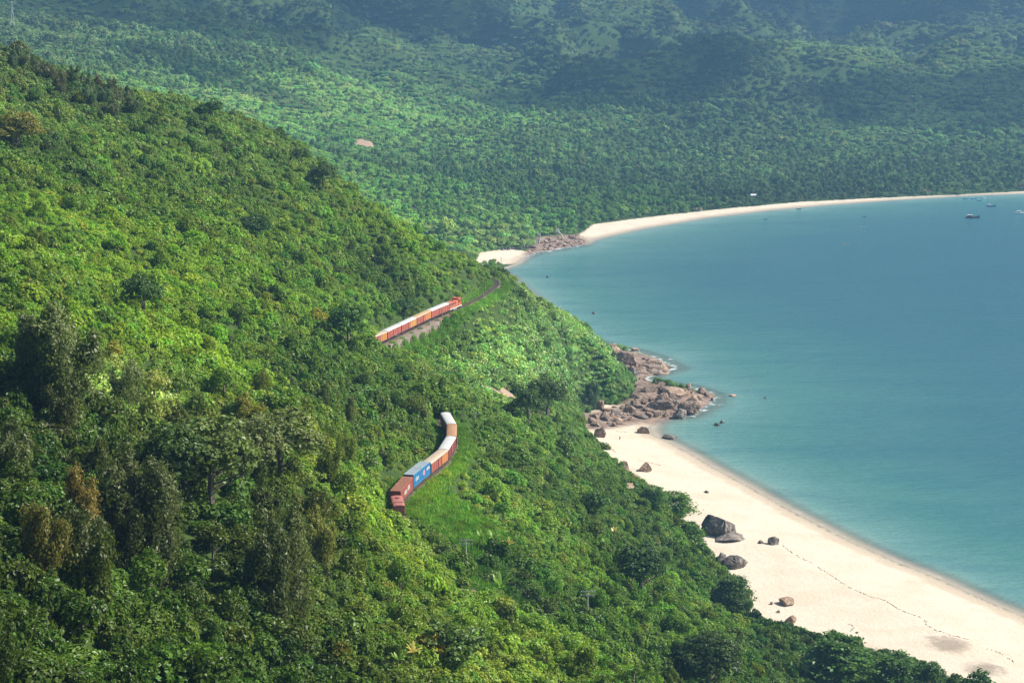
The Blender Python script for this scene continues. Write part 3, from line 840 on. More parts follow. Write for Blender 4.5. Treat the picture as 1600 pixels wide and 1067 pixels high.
# ------------------------------------------------------------------ undergrowth on the near slopes
rng = np.random.default_rng(5)
x, y = jgrid(-420, 260, 100, 1330, 2.0, rng)
near_keep = rng.uniform(size=x.size) < np.where(y < 520, .85, .72)
x, y = x[near_keep], y[near_keep]
x2, y2 = jgrid(-20, 90, 690, 980, 1.9, rng)
x, y = np.concatenate([x, x2]), np.concatenate([y, y2])
z = height(x, y)
k = in_frame(x, y, z); x, y, z = x[k], y[k], z[k]
ok, rd = free(x, y); x, y, z, rd = x[ok], y[ok], z[ok], rd[ok]
k = seen(x, y, z); x, y, z, rd = x[k], y[k], z[k], rd[k]
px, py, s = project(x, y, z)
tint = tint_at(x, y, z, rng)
u = rng.uniform(size=len(x))
bx_, by_ = jgrid(-420, 260, 100, 1330, 4.6, rng, .5)
grassy = np.exp(-.5 * (((px - 750) / 60) ** 2 + ((py - 890) / 50) ** 2)) + .8 * np.exp(-.5 * (((px - 830) / 50) ** 2 + ((py - 950) / 30) ** 2)) + .7 * np.exp(-.5 * (((px - 690) / 40) ** 2 + ((py - 800) / 40) ** 2)) + .5 * np.exp(-.5 * (((px - 760) / 30) ** 2 + ((py - 680) / 40) ** 2)) + .5 * np.exp(-.5 * (((px - 900) / 60) ** 2 + ((py - 830) / 40) ** 2))
g_noise = fbm(x / 14, y / 14, 91, 3)
is_grass = (grassy + .55 * g_noise > .78) | ((rd < 3.4) & (y > 380)) | ((g_noise > .85) & (py < 700))
vine_w = 1.3 * np.exp(-.5 * (((px - 830) / 120) ** 2 + ((py - 540) / 75) ** 2)) + .5 * np.exp(-.5 * (((px - 570) / 60) ** 2 + ((py - 720) / 90) ** 2)) + .5 * np.exp(-.5 * (((px - 640) / 80) ** 2 + ((py - 930) / 80) ** 2))
vine_w += 1.4 * np.exp(-.5 * (((px - 165) / 48) ** 2 + ((py - 605) / 20) ** 2)) + 1.4 * np.exp(-.5 * (((px - 238) / 34) ** 2 + ((py - 640) / 20) ** 2))
is_vine = ~is_grass & (vine_w + .3 * fbm(x / 18, y / 18, 92, 2) > .62)
is_shrub = ~is_grass & ~is_vine
dist_k = np.clip(.86 + (y - 350) / 1500, .86, 1.2)
# size of the shrubs waxes and wanes over the slope so that hollows and humps show
pat_ = np.clip(fbm(x / 44, y / 52, 58, 3) * 1.6, -1, 1)
hump = (1 - .32 * np.clip(pat_, 0, 1) + .15 * np.clip(-pat_, 0, 1)) * .86 + .5 * np.clip(fbm(x / 11, y / 11, 93, 2) + .1, -.5, 1)
low = 1 - .5 * np.exp(-((rd - 3.0) / 3) ** 2)
low = np.where((y < 368) | ((y > 474) & (y < 556) & (x < -12)), 1.15, low)
low = np.where(hides(x, y, z, 2.2, 2.0), .4, low)
def three(s0, rng, a=.2): return s0[:, None] * np.exp(rng.normal(0, a, (len(s0), 3)))
m = is_shrub
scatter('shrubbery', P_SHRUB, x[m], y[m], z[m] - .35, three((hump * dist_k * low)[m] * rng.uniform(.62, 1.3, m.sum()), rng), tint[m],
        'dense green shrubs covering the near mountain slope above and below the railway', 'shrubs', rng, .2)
m = is_vine
scatter('creeper_foliage', P_VINE, x[m], y[m], z[m] - .2, three((hump * dist_k * low)[m] * rng.uniform(.6, 1.1, m.sum()), rng), tint[m] * 1.3,
        'pale green creepers matted over the headland between railway and sea', 'creepers', rng, .2)
m = is_grass
scatter('grass', P_GRASS, x[m], y[m], z[m] - .1, three(rng.uniform(.7, 1.25, m.sum()) * np.where(rd[m] < 5, .75, 1), rng), tint[m] * np.array([.72, .92, .85]),
        'tall bright green grass along the railway and in the clearings', 'grass', rng, .1)
gx, gy = [], []
if m.sum():
    for _ in range(4):
        gx.append(x[m] + rng.normal(0, 1.1, m.sum())); gy.append(y[m] + rng.normal(0, 1.1, m.sum()))
    gx, gy = np.concatenate(gx), np.concatenate(gy)
    okg, rdg = free(gx, gy, 2.1); gx, gy, rdg = gx[okg], gy[okg], rdg[okg]
    gz = height(gx, gy)
    scatter('grass', P_GRASS, gx, gy, gz - .1, three(rng.uniform(.6, 1.1, len(gx)) * np.where(rdg < 5, .7, 1), rng), tint_at(gx, gy, gz, rng) * np.array([.72, .95, .85]),
            'shorter green grass filling the gaps between the taller tufts', 'grass', rng, .1)
S_END = rail_s_of(np.array((-8., 699.)))
# grass crowding the ballast shoulders
ss = rng.uniform(rail_s_of(np.array((-22., 380.))), S_END, 9000)
oo = rng.uniform(1.9, 4.0, 9000) * rng.choice([-1, 1], 9000)
pp = np.array([rail_at(s_) for s_ in ss]); dd_ = np.array([rail_dir(s_) for s_ in ss])
ex, ey = pp[:, 0] + dd_[:, 1] * oo, pp[:, 1] - dd_[:, 0] * oo
ez = height(ex, ey)
ke = (seg_dist(ex, ey, [tuple(p) for p in RAIL[::4]]) > 1.9) & (ez > RAIL_Z - 6)
ex, ey, ez, oo = ex[ke], ey[ke], ez[ke], oo[ke]
scatter('grass', P_GRASS, ex, ey, ez - .1, three(np.clip(np.abs(oo) / 3.6, .45, 1.0) * rng.uniform(.6, 1.1, len(ex)), rng), tint_at(ex, ey, ez, rng) * np.array([.8, .95, .8]),
        'grass and weeds crowding the shoulders of the track bed', 'grass', rng, .1)
# larger bushes standing proud of the undergrowth in loose drifts
bz_ = height(bx_, by_)
kb = in_frame(bx_, by_, bz_); bx_, by_, bz_ = bx_[kb], by_[kb], bz_[kb]
okb, rdb = free(bx_, by_, 4.5, 1.0)
bpx, bpy_, bs = project(bx_, by_, bz_)
drift = fbm(bx_ / 16, by_ / 16, 97, 3)
gr_ = np.exp(-.5 * (((bpx - 750) / 60) ** 2 + ((bpy_ - 890) / 50) ** 2)) + np.exp(-.5 * (((bpx - 690) / 40) ** 2 + ((bpy_ - 800) / 40) ** 2))
patb = np.clip(fbm(bx_ / 44, by_ / 52, 58, 3) * 1.6, -1, 1)
okb &= (rng.uniform(size=len(bx_)) < .38 + .6 * drift - .55 * patb - 1.2 * np.exp(-.5 * (((bpx - 190) / 70) ** 2 + ((bpy_ - 620) / 28) ** 2)) - .6 * np.exp(-.5 * (((bpx - 810) / 110) ** 2 + ((bpy_ - 535) / 60) ** 2)) - .3 * gr_) & ~hides(bx_, by_, bz_, 4.4, 3.2) & seen(bx_, by_, bz_)
bx_, by_, bz_, drift = bx_[okb], by_[okb], bz_[okb], drift[okb]
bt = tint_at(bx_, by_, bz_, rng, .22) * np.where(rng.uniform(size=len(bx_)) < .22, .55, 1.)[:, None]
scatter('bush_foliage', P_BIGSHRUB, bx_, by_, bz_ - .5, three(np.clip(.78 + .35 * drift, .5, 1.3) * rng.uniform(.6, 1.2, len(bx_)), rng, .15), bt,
        'taller leafy bushes standing in drifts on the near mountain slope', 'bushes', rng, .12)
# bushes closing over the line where it slips behind the spur, and at the foot of the stone wall
cxs = []
for yy in np.arange(473, 530, 1.5):
    s_ = rail_s_of(np.array([np.interp(yy, RAIL[90:140, 1], RAIL[90:140, 0]), yy])) if False else None
    i_ = int(np.argmin(np.abs(RAIL[:, 1] - yy) + 1e3 * (RAIL[:, 0] > -10)))
    for o_ in (-2.5, 0, 2.5):
        cxs.append((RAIL[i_, 0] + o_ + rng.normal(0, .6), yy + rng.normal(0, .6), 1.15))
for yy, o_, k_ in [(465, -4.2, .7), (468, -3.8, .95), (471, -3.6, 1.1), (474, -3.5, 1.2), (470, -6.5, 1.1), (477, -3, 1.2), (473, -1.5, 1.1), (475, .8, 1.1), (472, 3, .7)]:
    cxs.append((float(np.interp(yy, RAIL[np.argsort(RAIL[:, 1])][:, 1], RAIL[np.argsort(RAIL[:, 1])][:, 0])) + o_, yy, k_))
for s_ in np.arange(rail_s_of(on(583, 542, RAIL_Z)[:2]), rail_s_of(on(697, 489, RAIL_Z)[:2]), 1.5):
    p_, d_ = rail_at(s_), rail_dir(s_)
    o_ = rng.uniform(5.0, 7.5)
    cxs.append((p_[0] + d_[1] * o_, p_[1] - d_[0] * o_, rng.uniform(.5, .95)))
cxs = np.array(cxs); cz_ = height(cxs[:, 0], cxs[:, 1])
scatter('bush_foliage', P_BIGSHRUB, cxs[:, 0], cxs[:, 1], cz_ - .5, three(cxs[:, 2], rng, .15), tint_at(cxs[:, 0], cxs[:, 1], cz_, rng, .2),
        'leafy bushes closing over the line at the bend and along the foot of the stone wall', 'bushes', rng, .12)
print('undergrowth', len(x), is_grass.sum(), is_vine.sum())

# ------------------------------------------------------------------ trees of the near slopes: the 300 that show largest stand as things of their own
T_BROAD = [mesh_np('broad_trunk', *trunk(300 + i, 5.6, .22, limbs=6, start=.3, spread=.42), BARK) for i in range(5)]
T_FEATHER = [mesh_np('feather_trunk', *trunk(400 + i, 8.6, .2, lean=.03, limbs=9, start=.25, spread=.22), BARK_PALE) for i in range(4)]
T_TIER = [mesh_np('tier_trunk', *trunk(500 + i, 6.2, .22, lean=.08, limbs=8, start=.35, spread=.6), BARK) for i in range(3)]
T_GRAND = [mesh_np('grand_trunk', *trunk(350 + i, 11.5, .38, limbs=9, start=.3, spread=.42), BARK) for i in range(3)]
T_TALLF = [mesh_np('tall_feather_trunk', *trunk(450 + i, 13.5, .3, lean=.04, limbs=14, start=.2, spread=.2), BARK_PALE) for i in range(3)]
KIND = {'grand': (P_GRAND, T_GRAND, 14.6), 'tallf': (P_TALLF, T_TALLF, 20.), 'broad': (P_BROAD, T_BROAD, 7.4), 'feather': (P_FEATHER, T_FEATHER, 12.2), 'tier': (P_TIER, T_TIER, 6.4)}
def make_tree(kind, i, loc, hgt, tint, label, group=None, name='tree', width=1.0, rz=0.):
    pc, pt, H = KIND[kind]
    r = D.objects.new(name, None)
    r.empty_display_size = .5
    COL.objects.link(r)
    k = hgt / H
    r.location = loc; r.rotation_euler = (0, 0, rz); r.scale = (k * width, k * width, k)
    tag(r, label, 'tree', group)
    c = link('crown', pc[i % len(pc)], parent=r); c['tint'] = [float(v) for v in tint]
    link('trunk', pt[i % len(pt)], parent=r)
    return r
# (kind, crown top px, base px, relative width, colour, label)
heroes = [
    ('feather', (105, 455), (95, 668), 1.35, (.075, .105, .045), 'tall grey-green tree standing alone above the left slope beside pale creepers'),
    ('feather', (55, 470), (50, 640), .9, (.065, .095, .04), 'slimmer grey-green tree leaning on the tall lone tree of the left slope'),
    ('feather', (20, 632), (20, 760), 1.2, (.06, .085, .035), 'dull olive tree at the left border below the tall lone tree'),
    ('feather', (70, 735), (65, 915), .85, (.085, .09, .025), 'narrow tree with a rusty yellow top in the dark thicket'),
    ('feather', (140, 706), (130, 880), .95, (.115, .10, .03), 'tree with an orange-brown crown among dark trees on the lower left slope'),
    ('feather', (205, 668), (200, 900), 1.35, (.05, .07, .03), 'big dark drooping tree in the middle of the lower left thicket'),
    ('feather', (235, 690), (240, 920), 1.1, (.055, .075, .032), 'dark drooping tree touching the right side of the big dark one'),
    ('feather', (105, 745), (110, 930), 1.1, (.045, .062, .025), 'darkest drooping tree between the two rusty crowns'),
    ('feather', (480, 752), (455, 985), 1.1, (.065, .088, .035), 'tall leaning eucalyptus-like tree with pale bark left of the end wagon'),
    ('feather', (440, 790), (430, 1000), 1.0, (.045, .065, .025), 'dark shaggy tree shading the left flank of the tall leaning tree'),
    ('feather', (510, 765), (500, 900), .8, (.11, .13, .035), 'yellowish young tree beside the tall leaning pale barked tree'),
    ('broad', (330, 640), (330, 800), 1.5, (.075, .115, .04), 'round broad-leaved tree with speckled light leaves right of the dark thicket'),
    ('broad', (290, 655), (290, 790), 1.3, (.05, .09, .03), 'dark broad-leaved tree close against the speckled round tree'),
    ('broad', (445, 628), (440, 760), 1.5, (.10, .135, .055), 'grey-green domed tree on the brow above the red container'),
    ('broad', (400, 640), (395, 770), 1.2, (.085, .115, .05), 'olive domed tree between speckled tree and brow tree'),
    ('broad', (225, 420), (225, 500), 1.2, (.04, .085, .025), 'dark green compact tree on the sunny slope above the tall lone tree'),
    ('broad', (545, 465), (545, 555), 1.2, (.055, .12, .03), 'dark green tree on the slope left of the far train end'),
    ('broad', (30, 170), (30, 245), 1.6, (.12, .13, .035), 'yellow-brown flowering tree high on the left ridge side'),
    ('broad', (400, 330), (400, 385), 1.4, (.04, .085, .03), 'dark compact tree on the upper slope below the ridge line'),
    ('broad', (860, 585), (855, 660), 1.5, (.05, .085, .035), 'dusky spreading tree beside the bare earth scar over the cove'),
    ('broad', (830, 600), (825, 665), 1.2, (.045, .085, .03), 'dark tree just right of the bare earth scar'),
    ('feather', (925, 590), (925, 640), 1.2, (.05, .09, .05), 'bluish feathery tree at the foot of the headland above brown rocks'),
    ('broad', (634, 462), (632, 497), 1.2, (.045, .10, .04), 'dark tree hanging over the far train roofs'),
    ('broad', (470, 228), (470, 262), 1.3, (.06, .11, .035), 'rounded tree on the ridge line below the far cutting'),
    ('broad', (500, 250), (505, 300), 1.3, (.055, .10, .035), 'rounded tree one step down the ridge line from the cutting'),
    ('broad', (325, 150), (330, 190), 1.3, (.045, .095, .03), 'dark bushy tree at the shoulder of the ridge line'),
    ('broad', (1000, 845), (1000, 935), 1.5, (.028, .06, .022), 'nearly black round tree in the thicket between line and beach'),
    ('broad', (930, 760), (930, 820), 1.3, (.045, .10, .03), 'dark glossy tree on the slope left of the beach boulders'),
    ('tier', (1062, 768), (1052, 822), 1.0, (.05, .115, .02), 'layered almond tree spreading over the sand beside the largest boulder'),
    ('tier', (1085, 815), (1078, 862), .85, (.06, .125, .025), 'layered almond tree behind the two big beach boulders'),
    ('tier', (1150, 897), (1145, 955), .85, (.045, .085, .03), 'flat crowned almond tree under the second big boulder'),
    ('tier', (1030, 760), (1022, 798), .9, (.05, .11, .03), 'small layered tree above the flat brown ledge of the beach'),
    ('tier', (1320, 992), (1312, 1075), 1.15, (.045, .10, .025), 'wide flat crowned almond tree overhanging the beach at the lower edge'),
    ('tier', (1400, 1018), (1400, 1085), 1.0, (.045, .10, .025), 'low flat crowned almond tree right of the wide one'),
    ('broad', (1530, 1042), (1530, 1100), 1.3, (.035, .085, .02), 'dark bush-like tree at the lower right end of the beach scrub'),
    ('broad', (1450, 1025), (1450, 1085), 1.3, (.04, .09, .02), 'dark rounded tree in front of the stained sand'),
    ('broad', (1110, 985), (1105, 1090), 1.5, (.03, .055, .02), 'very dark vine-hung tree in the hollow above the lower beach'),
    ('feather', (1000, 1020), (990, 1110), 1.3, (.075, .13, .03), 'fine-leaved light green tree at the lower middle edge'),
    ('feather', (940, 1030), (935, 1120), 1.2, (.07, .12, .03), 'fine-leaved tree left of the light green one at the lower edge'),
    ('broad', (700, 960), (700, 1060), 1.4, (.07, .12, .04), 'creeper covered tree with a dark hollow on the spur crest'),
]
ridge_trees = [(115, 100), (130, 108), (148, 112), (160, 125), (172, 120), (185, 130), (197, 128), (205, 142), (95, 108), (140, 128), (175, 150), (40, 78), (20, 75), (60, 82), (75, 92)]
for i, (hx, hy) in enumerate(ridge_trees):
    heroes.append(('feather', (hx, hy - 2), (hx, hy + 42), 1.2 + .2 * (i % 3), (.045 + .01 * (i % 3), .078 + .01 * (i % 2), .04), None))
taken = []
for i, (kd, top, base, wd, tn, lab) in enumerate(heroes):
    g = ground(*base)
    _, _, sc = project(*g)
    hgt = (base[1] - top[1]) / sc
    hgt = min(hgt, 26)
    if kd == 'broad' and hgt > 10: kd = 'grand'
    if kd == 'feather' and hgt > 13: kd = 'tallf'
    if lab is None:
        make_tree(kd, i, (g[0], g[1], g[2] - .3), hgt, (2.0 * tn[0], 1.75 * tn[1], 1.3 * tn[2]), ['first', 'second', 'third', 'fourth', 'fifth', 'sixth', 'seventh', 'eighth', 'ninth', 'tenth', 'eleventh', 'twelfth', 'thirteenth', 'fourteenth', 'fifteenth'][sorted(ridge_trees).index(ridge_trees[i - len(heroes) + len(ridge_trees)])] + ' from the left in the grove of upright grey-green ridge trees', 'grove of upright trees on the upper left ridge', width=wd, rz=i * 1.7)
    else:
        make_tree(kd, i, (g[0], g[1], g[2] - .3), hgt, (2.0 * tn[0], 1.75 * tn[1], 1.3 * tn[2]), lab, width=wd, rz=i * 1.7)
    taken.append(g)
n_left = 300 - len(heroes)
rng = np.random.default_rng(8)
x, y = jgrid(-420, 260, 105, 1330, 7.0, rng, .55)
z = height(x, y)
k = in_frame(x, y, z, 60, 130); x, y, z = x[k], y[k], z[k]
ok, rd = free(x, y, 6.0, 1.0); x, y, z = x[ok], y[ok], z[ok]
k = seen(x, y, z, 2.0); x, y, z = x[k], y[k], z[k]
px, py, s = project(x, y, z)
dens = .22 + .9 * np.exp(-.5 * (((px - 200) / 230) ** 2 + ((py - 900) / 170) ** 2)) + .55 * np.exp(-.5 * (((px - 1000) / 140) ** 2 + ((py - 830) / 110) ** 2)) + .5 * np.exp(-.5 * (((px - 1250) / 200) ** 2 + ((py - 1050) / 50) ** 2)) + .4 * np.exp(-.5 * (((px - 560) / 110) ** 2 + ((py - 440) / 80) ** 2)) \
    - .35 * np.exp(-.5 * (((px - 780) / 130) ** 2 + ((py - 540) / 60) ** 2)) - .6 * np.exp(-.5 * (((px - 740) / 70) ** 2 + ((py - 890) / 60) ** 2)) - .6 * np.exp(-.5 * (((px - 650) / 60) ** 2 + ((py - 810) / 60) ** 2))
dens += .45 * fbm(x / 30, y / 30, 41, 2)
# do not hide the trains
for bx, by in [(660, 800), (690, 760), (610, 830), (720, 720), (620, 560), (680, 520), (600, 560), (770, 470)]:
    pass
dens[hides(x, y, z, 6.5, 3.0) | hides(x, y, z, 4.0, 3.0)] = 0
k = rng.uniform(size=len(x)) < dens
x, y, z, px, py, s = (v[k] for v in (x, y, z, px, py, s))
hts = rng.uniform(3.6, 6.6, len(x)) + 1.8 * np.exp(-.5 * (((px - 200) / 250) ** 2 + ((py - 850) / 160) ** 2))
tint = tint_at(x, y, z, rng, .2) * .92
order = np.argsort(-(hts * s))
REG = [
    (lambda a, b: b > 800 and a < 540, 'leafy tree in the shaded thicket filling the lower left corner', 'trees of the shaded lower left thicket'),
    (lambda a, b: a < 560 and 560 < b <= 800, 'leafy tree on the mid slope between lone tree and containers', 'trees of the mid slope left of the containers'),
    (lambda a, b: a >= 540 and b > 880 and a < 900, 'leafy tree on the creeper covered spur in front of the grass', 'trees on the creeper covered spur'),
    (lambda a, b: a >= 860 and b > 960, 'leafy tree in the scrub behind the lower beach', 'trees behind the lower beach'),
    (lambda a, b: a >= 700 and 640 < b, 'leafy tree on the slope between the near train and the beach', 'trees between the near train and the beach'),
    (lambda a, b: a >= 640 and 430 < b <= 640, 'leafy tree on the headland below the far train', 'trees on the headland'),
    (lambda a, b: True, 'leafy tree on the sunlit mountain side above the trains', 'trees on the sunlit mountain side'),
]
for q, i in enumerate(order[:n_left]):
    kd = 'feather' if (rng.uniform() < (.16 if px[i] < 560 and py[i] > 620 else .03)) else 'broad'
    h_ = hts[i] * (1.5 if kd == 'feather' else 1)
    for f, lab, grp in REG:
        if f(px[i], py[i]): break
    tn = tint[i] * (np.array([.8, .7, .9]) if kd == 'feather' else 1)
    if rng.uniform() < .04: tn = tn * np.array([1.7, 1.1, .8])
    wd_ = rng.uniform(.8, 1.2)
    look = ('tall ' if h_ > 7.5 else 'small ' if h_ < 4.6 else '') + tone_of(tn) + (' feathery tree' if kd == 'feather' else ' broad tree' if wd_ > 1.07 else ' leafy tree')
    lab = unique_label(px[i], py[i], look)
    make_tree(kd, int(rng.integers(0, 5)), (x[i], y[i], z[i] - .3), h_, tn, lab, grp, width=rng.uniform(.8, 1.2), rz=rng.uniform(0, 6.28))
rest = order[n_left:]
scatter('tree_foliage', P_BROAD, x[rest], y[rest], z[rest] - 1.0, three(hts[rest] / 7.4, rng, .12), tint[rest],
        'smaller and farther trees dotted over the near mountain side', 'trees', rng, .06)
print('trees', len(x))

# ------------------------------------------------------------------ forest of the valley and the mountains behind
rng = np.random.default_rng(9)
x, y = [], []
for (ya, yb, st) in [(1180, 1700, 5.6), (1700, 2300, 7.2), (2300, 3100, 9.6), (3100, 4000, 12.)]:
    a, b = jgrid(-.33 * yb, .33 * yb, ya, yb, st, rng, .95)
    x.append(a); y.append(b)
x, y = np.concatenate(x), np.concatenate(y)
k = (np.abs(x) < .3 * y + 30); x, y = x[k], y[k]
z = height(x, y)
k = in_frame(x, y, z, 60, 20); x, y, z = x[k], y[k], z[k]
ok, rd = free(x, y, 3, 1.0); x, y, z = x[ok], y[ok], z[ok]
k = seen(x, y, z, 10, 8); x, y, z = x[k], y[k], z[k]
px, py, s = project(x, y, z)
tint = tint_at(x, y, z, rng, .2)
tall_w = .9 * np.exp(-.5 * (((px - 1000) / 170) ** 2 + ((py - 215) / 30) ** 2)) + .9 * np.exp(-.5 * (((px - 330) / 120) ** 2 + ((py - 100) / 22) ** 2)) + .8 * np.exp(-.5 * (((px - 1350) / 260) ** 2 + ((py - 280) / 22) ** 2)) + .6 * np.exp(-.5 * (((px - 800) / 120) ** 2 + ((py - 290) / 40) ** 2))
tall = rng.uniform(size=len(x)) < (.08 + tall_w * (.6 + .5 * fbm(x / 60, y / 60, 71, 2)))
scrub = ~tall & (fbm(x / 130, y / 130, 72, 3) + .35 * np.exp(-.5 * (((px - 450) / 250) ** 2 + ((py - 190) / 50) ** 2)) - tall_w * .5 > np.where(y > 1900, -.12, .02))
crownm = ~tall & ~scrub
print('forest', len(x), tall.sum(), scrub.sum())
fs = np.clip(.74 + (y - 1200) / 2500, .74, 1.7)
hum = 1 + .3 * fbm(x / 40, y / 40, 73, 2)
m = tall
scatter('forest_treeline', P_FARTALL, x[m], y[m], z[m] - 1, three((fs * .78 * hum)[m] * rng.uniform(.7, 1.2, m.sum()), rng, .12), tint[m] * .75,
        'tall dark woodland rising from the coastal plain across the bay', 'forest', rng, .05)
m = scrub
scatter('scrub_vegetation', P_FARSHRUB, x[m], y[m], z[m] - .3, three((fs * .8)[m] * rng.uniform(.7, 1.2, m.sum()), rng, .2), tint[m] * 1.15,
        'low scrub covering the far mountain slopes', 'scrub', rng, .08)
m = crownm
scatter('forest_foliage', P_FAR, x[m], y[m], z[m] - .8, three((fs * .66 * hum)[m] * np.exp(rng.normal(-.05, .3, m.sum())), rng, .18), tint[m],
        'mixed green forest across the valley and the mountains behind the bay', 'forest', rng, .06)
# ------------------------------------------------------------------ railway: ballast, sleepers, rails
def strip(name, s0, s1, offs, zs, step, mat, smooth=False):
    S = np.arange(s0, s1 + step * .5, step)
    V, Fq = [], []
    for i, s in enumerate(S):
        p, d = rail_at(s), rail_dir(s); nrm = np.array([d[1], -d[0]])
        for o_, z_ in zip(offs, zs): V.append((*(p + nrm * o_), z_))
        if i:
            k = len(offs)
            for j in range(k - 1):
                b = (i - 1) * k + j
                Fq.append((b, b + 1, b + k + 1, b + k))
    return mesh_np(name, V, Fq, mat, smooth)
m, nt = new_mat('ballast')
p = N(nt, 'ShaderNodeBsdfPrincipled'); p.inputs['Roughness'].default_value = .95; p.inputs['Specular IOR Level'].default_value = .1
vo = N(nt, 'ShaderNodeTexVoronoi'); vo.inputs['Scale'].default_value = 6
g = N(nt, 'ShaderNodeNewGeometry'); L(nt, g.outputs['Position'], vo.inputs['Vector'])
c = mix(nt, vo.outputs['Color'], (.12, .085, .065), (.24, .18, .14))
c = mix(nt, maprange(nt, noise_n(nt, .35, 4), .45, .7, 0, .8), c, (.21, .12, .08))
L(nt, c, p.inputs['Base Color']); L(nt, bump(nt, vo.outputs['Distance'], .6, .08), p.inputs['Normal']); finish(nt, p.outputs[0])
M_BALLAST = m
M_STONE, nt = new_mat('wall_stone')
p = N(nt, 'ShaderNodeBsdfPrincipled'); p.inputs['Roughness'].default_value = .95
c = ramp(nt, noise_n(nt, .5, 6, .7), [(.3, (.12, .085, .07)), (.55, (.24, .18, .145)), (.75, (.33, .27, .22))])
L(nt, c, p.inputs['Base Color']); L(nt, bump(nt, noise_n(nt, 2, 5, .7), .6, .15), p.inputs['Normal']); finish(nt, p.outputs[0])
M_STEEL = paint('rail_steel', (.16, .11, .09), .5, scale=2, metallic=.4)
M_SLEEPER = paint('sleeper_wood', (.15, .125, .105), .95, scale=2)
M_IRON = paint('wagon_iron', (.05, .045, .042), .8, (.14, .07, .045), .5, 2)
S_TOT = RAIL_S[-1]
tag(link('track_bed', strip('track_bed', 4, S_TOT - 3, [-2.5, -1.35, 0, 1.35, 2.5], [RAIL_Z - .7, RAIL_Z - .18, RAIL_Z - .16, RAIL_Z - .18, RAIL_Z - .7], 1.5, M_BALLAST)), kind='structure')
track = tag(link('railway_track', None), 'narrow single railway track curving along the slope above the sea', 'track')
track.location = (0, 0, 0)
def bar_vf(c, d, L_, W_, H_):
    """box centred at c (x,y,z of its base), long axis d"""
    d = np.array([d[0], d[1]]) / math.hypot(d[0], d[1]); n = np.array([d[1], -d[0]])
    V = []
    for z_ in (0, H_):
        for a, b in ((-1, -1), (1, -1), (1, 1), (-1, 1)):
            q = d * a * L_ / 2 + n * b * W_ / 2
            V.append((c[0] + q[0], c[1] + q[1], c[2] + z_))
    return V, [(0, 3, 2, 1), (4, 5, 6, 7), (0, 1, 5, 4), (1, 2, 6, 5), (2, 3, 7, 6), (3, 0, 4, 7)]
for o_ in (-.5, .5):
    link('rail', strip('rail', 4, S_TOT - 4, [o_ - .035, o_ - .035, o_ + .035, o_ + .035], [RAIL_Z - .1, RAIL_Z + .06, RAIL_Z + .06, RAIL_Z - .1], 2.0, M_STEEL), parent=track)
sl = []
for s in np.arange(8, S_TOT - 8, .75):
    p_ = rail_at(s); d_ = rail_dir(s)
    sl.append(bar_vf((p_[0], p_[1], RAIL_Z - .2), (d_[1], -d_[0]), 2.0, .22, .12))
tag(link('sleepers', mesh_np('sleepers', *join_vf(sl), M_SLEEPER), parent=track), kind='stuff')

# ------------------------------------------------------------------ rolling stock
def bxf(x0, x1, y0, y1, z0, z1):
    V = [(x0, y0, z0), (x1, y0, z0), (x1, y1, z0), (x0, y1, z0), (x0, y0, z1), (x1, y0, z1), (x1, y1, z1), (x0, y1, z1)]
    return V, [(0, 3, 2, 1), (4, 5, 6, 7), (0, 1, 5, 4), (1, 2, 6, 5), (2, 3, 7, 6), (3, 0, 4, 7)]
def me_parts(name, parts, mat, bev=0):
    V, Fq = join_vf(parts)
    me = mesh_np(name, V, Fq, mat)
    if bev:
        bm = bmesh.new(); bm.from_mesh(me)
        bmesh.ops.bevel(bm, geom=bm.edges[:], offset=bev, segments=1, affect='EDGES')
        bm.to_mesh(me); bm.free()
    return me
def cylx(cx, y0, y1, cz, r, n=16):
    """cylinder with its axis across the track (y)"""
    V = []
    for y_ in (y0, y1):
        for k in range(n):
            a = 2 * math.pi * k / n; V.append((cx + r * math.cos(a), y_, cz + r * math.sin(a)))
    V += [(cx, y0, cz), (cx, y1, cz)]
    Fq = [(k, (k + 1) % n, n + (k + 1) % n, n + k) for k in range(n)]
    Fq += [(2 * n, (k + 1) % n, k, k) for k in range(n)] + [(2 * n + 1, n + k, n + (k + 1) % n, n + (k + 1) % n) for k in range(n)]
    return V, Fq
def bmesh_faces(name, parts, mat):
    """like me_parts, but tolerates triangles given as repeated last corner"""
    bm = bmesh.new()
    for V, Fq in parts:
        vs = [bm.verts.new(v) for v in V]
        for f in Fq:
            ff = []
            for i in f:
                if vs[i] not in ff: ff.append(vs[i])
            try: bm.faces.new(ff)
            except ValueError: pass
    bmesh.ops.recalc_face_normals(bm, faces=bm.faces)
    me = D.meshes.new(name); bm.to_mesh(me); bm.free(); me.materials.append(mat)
    return me
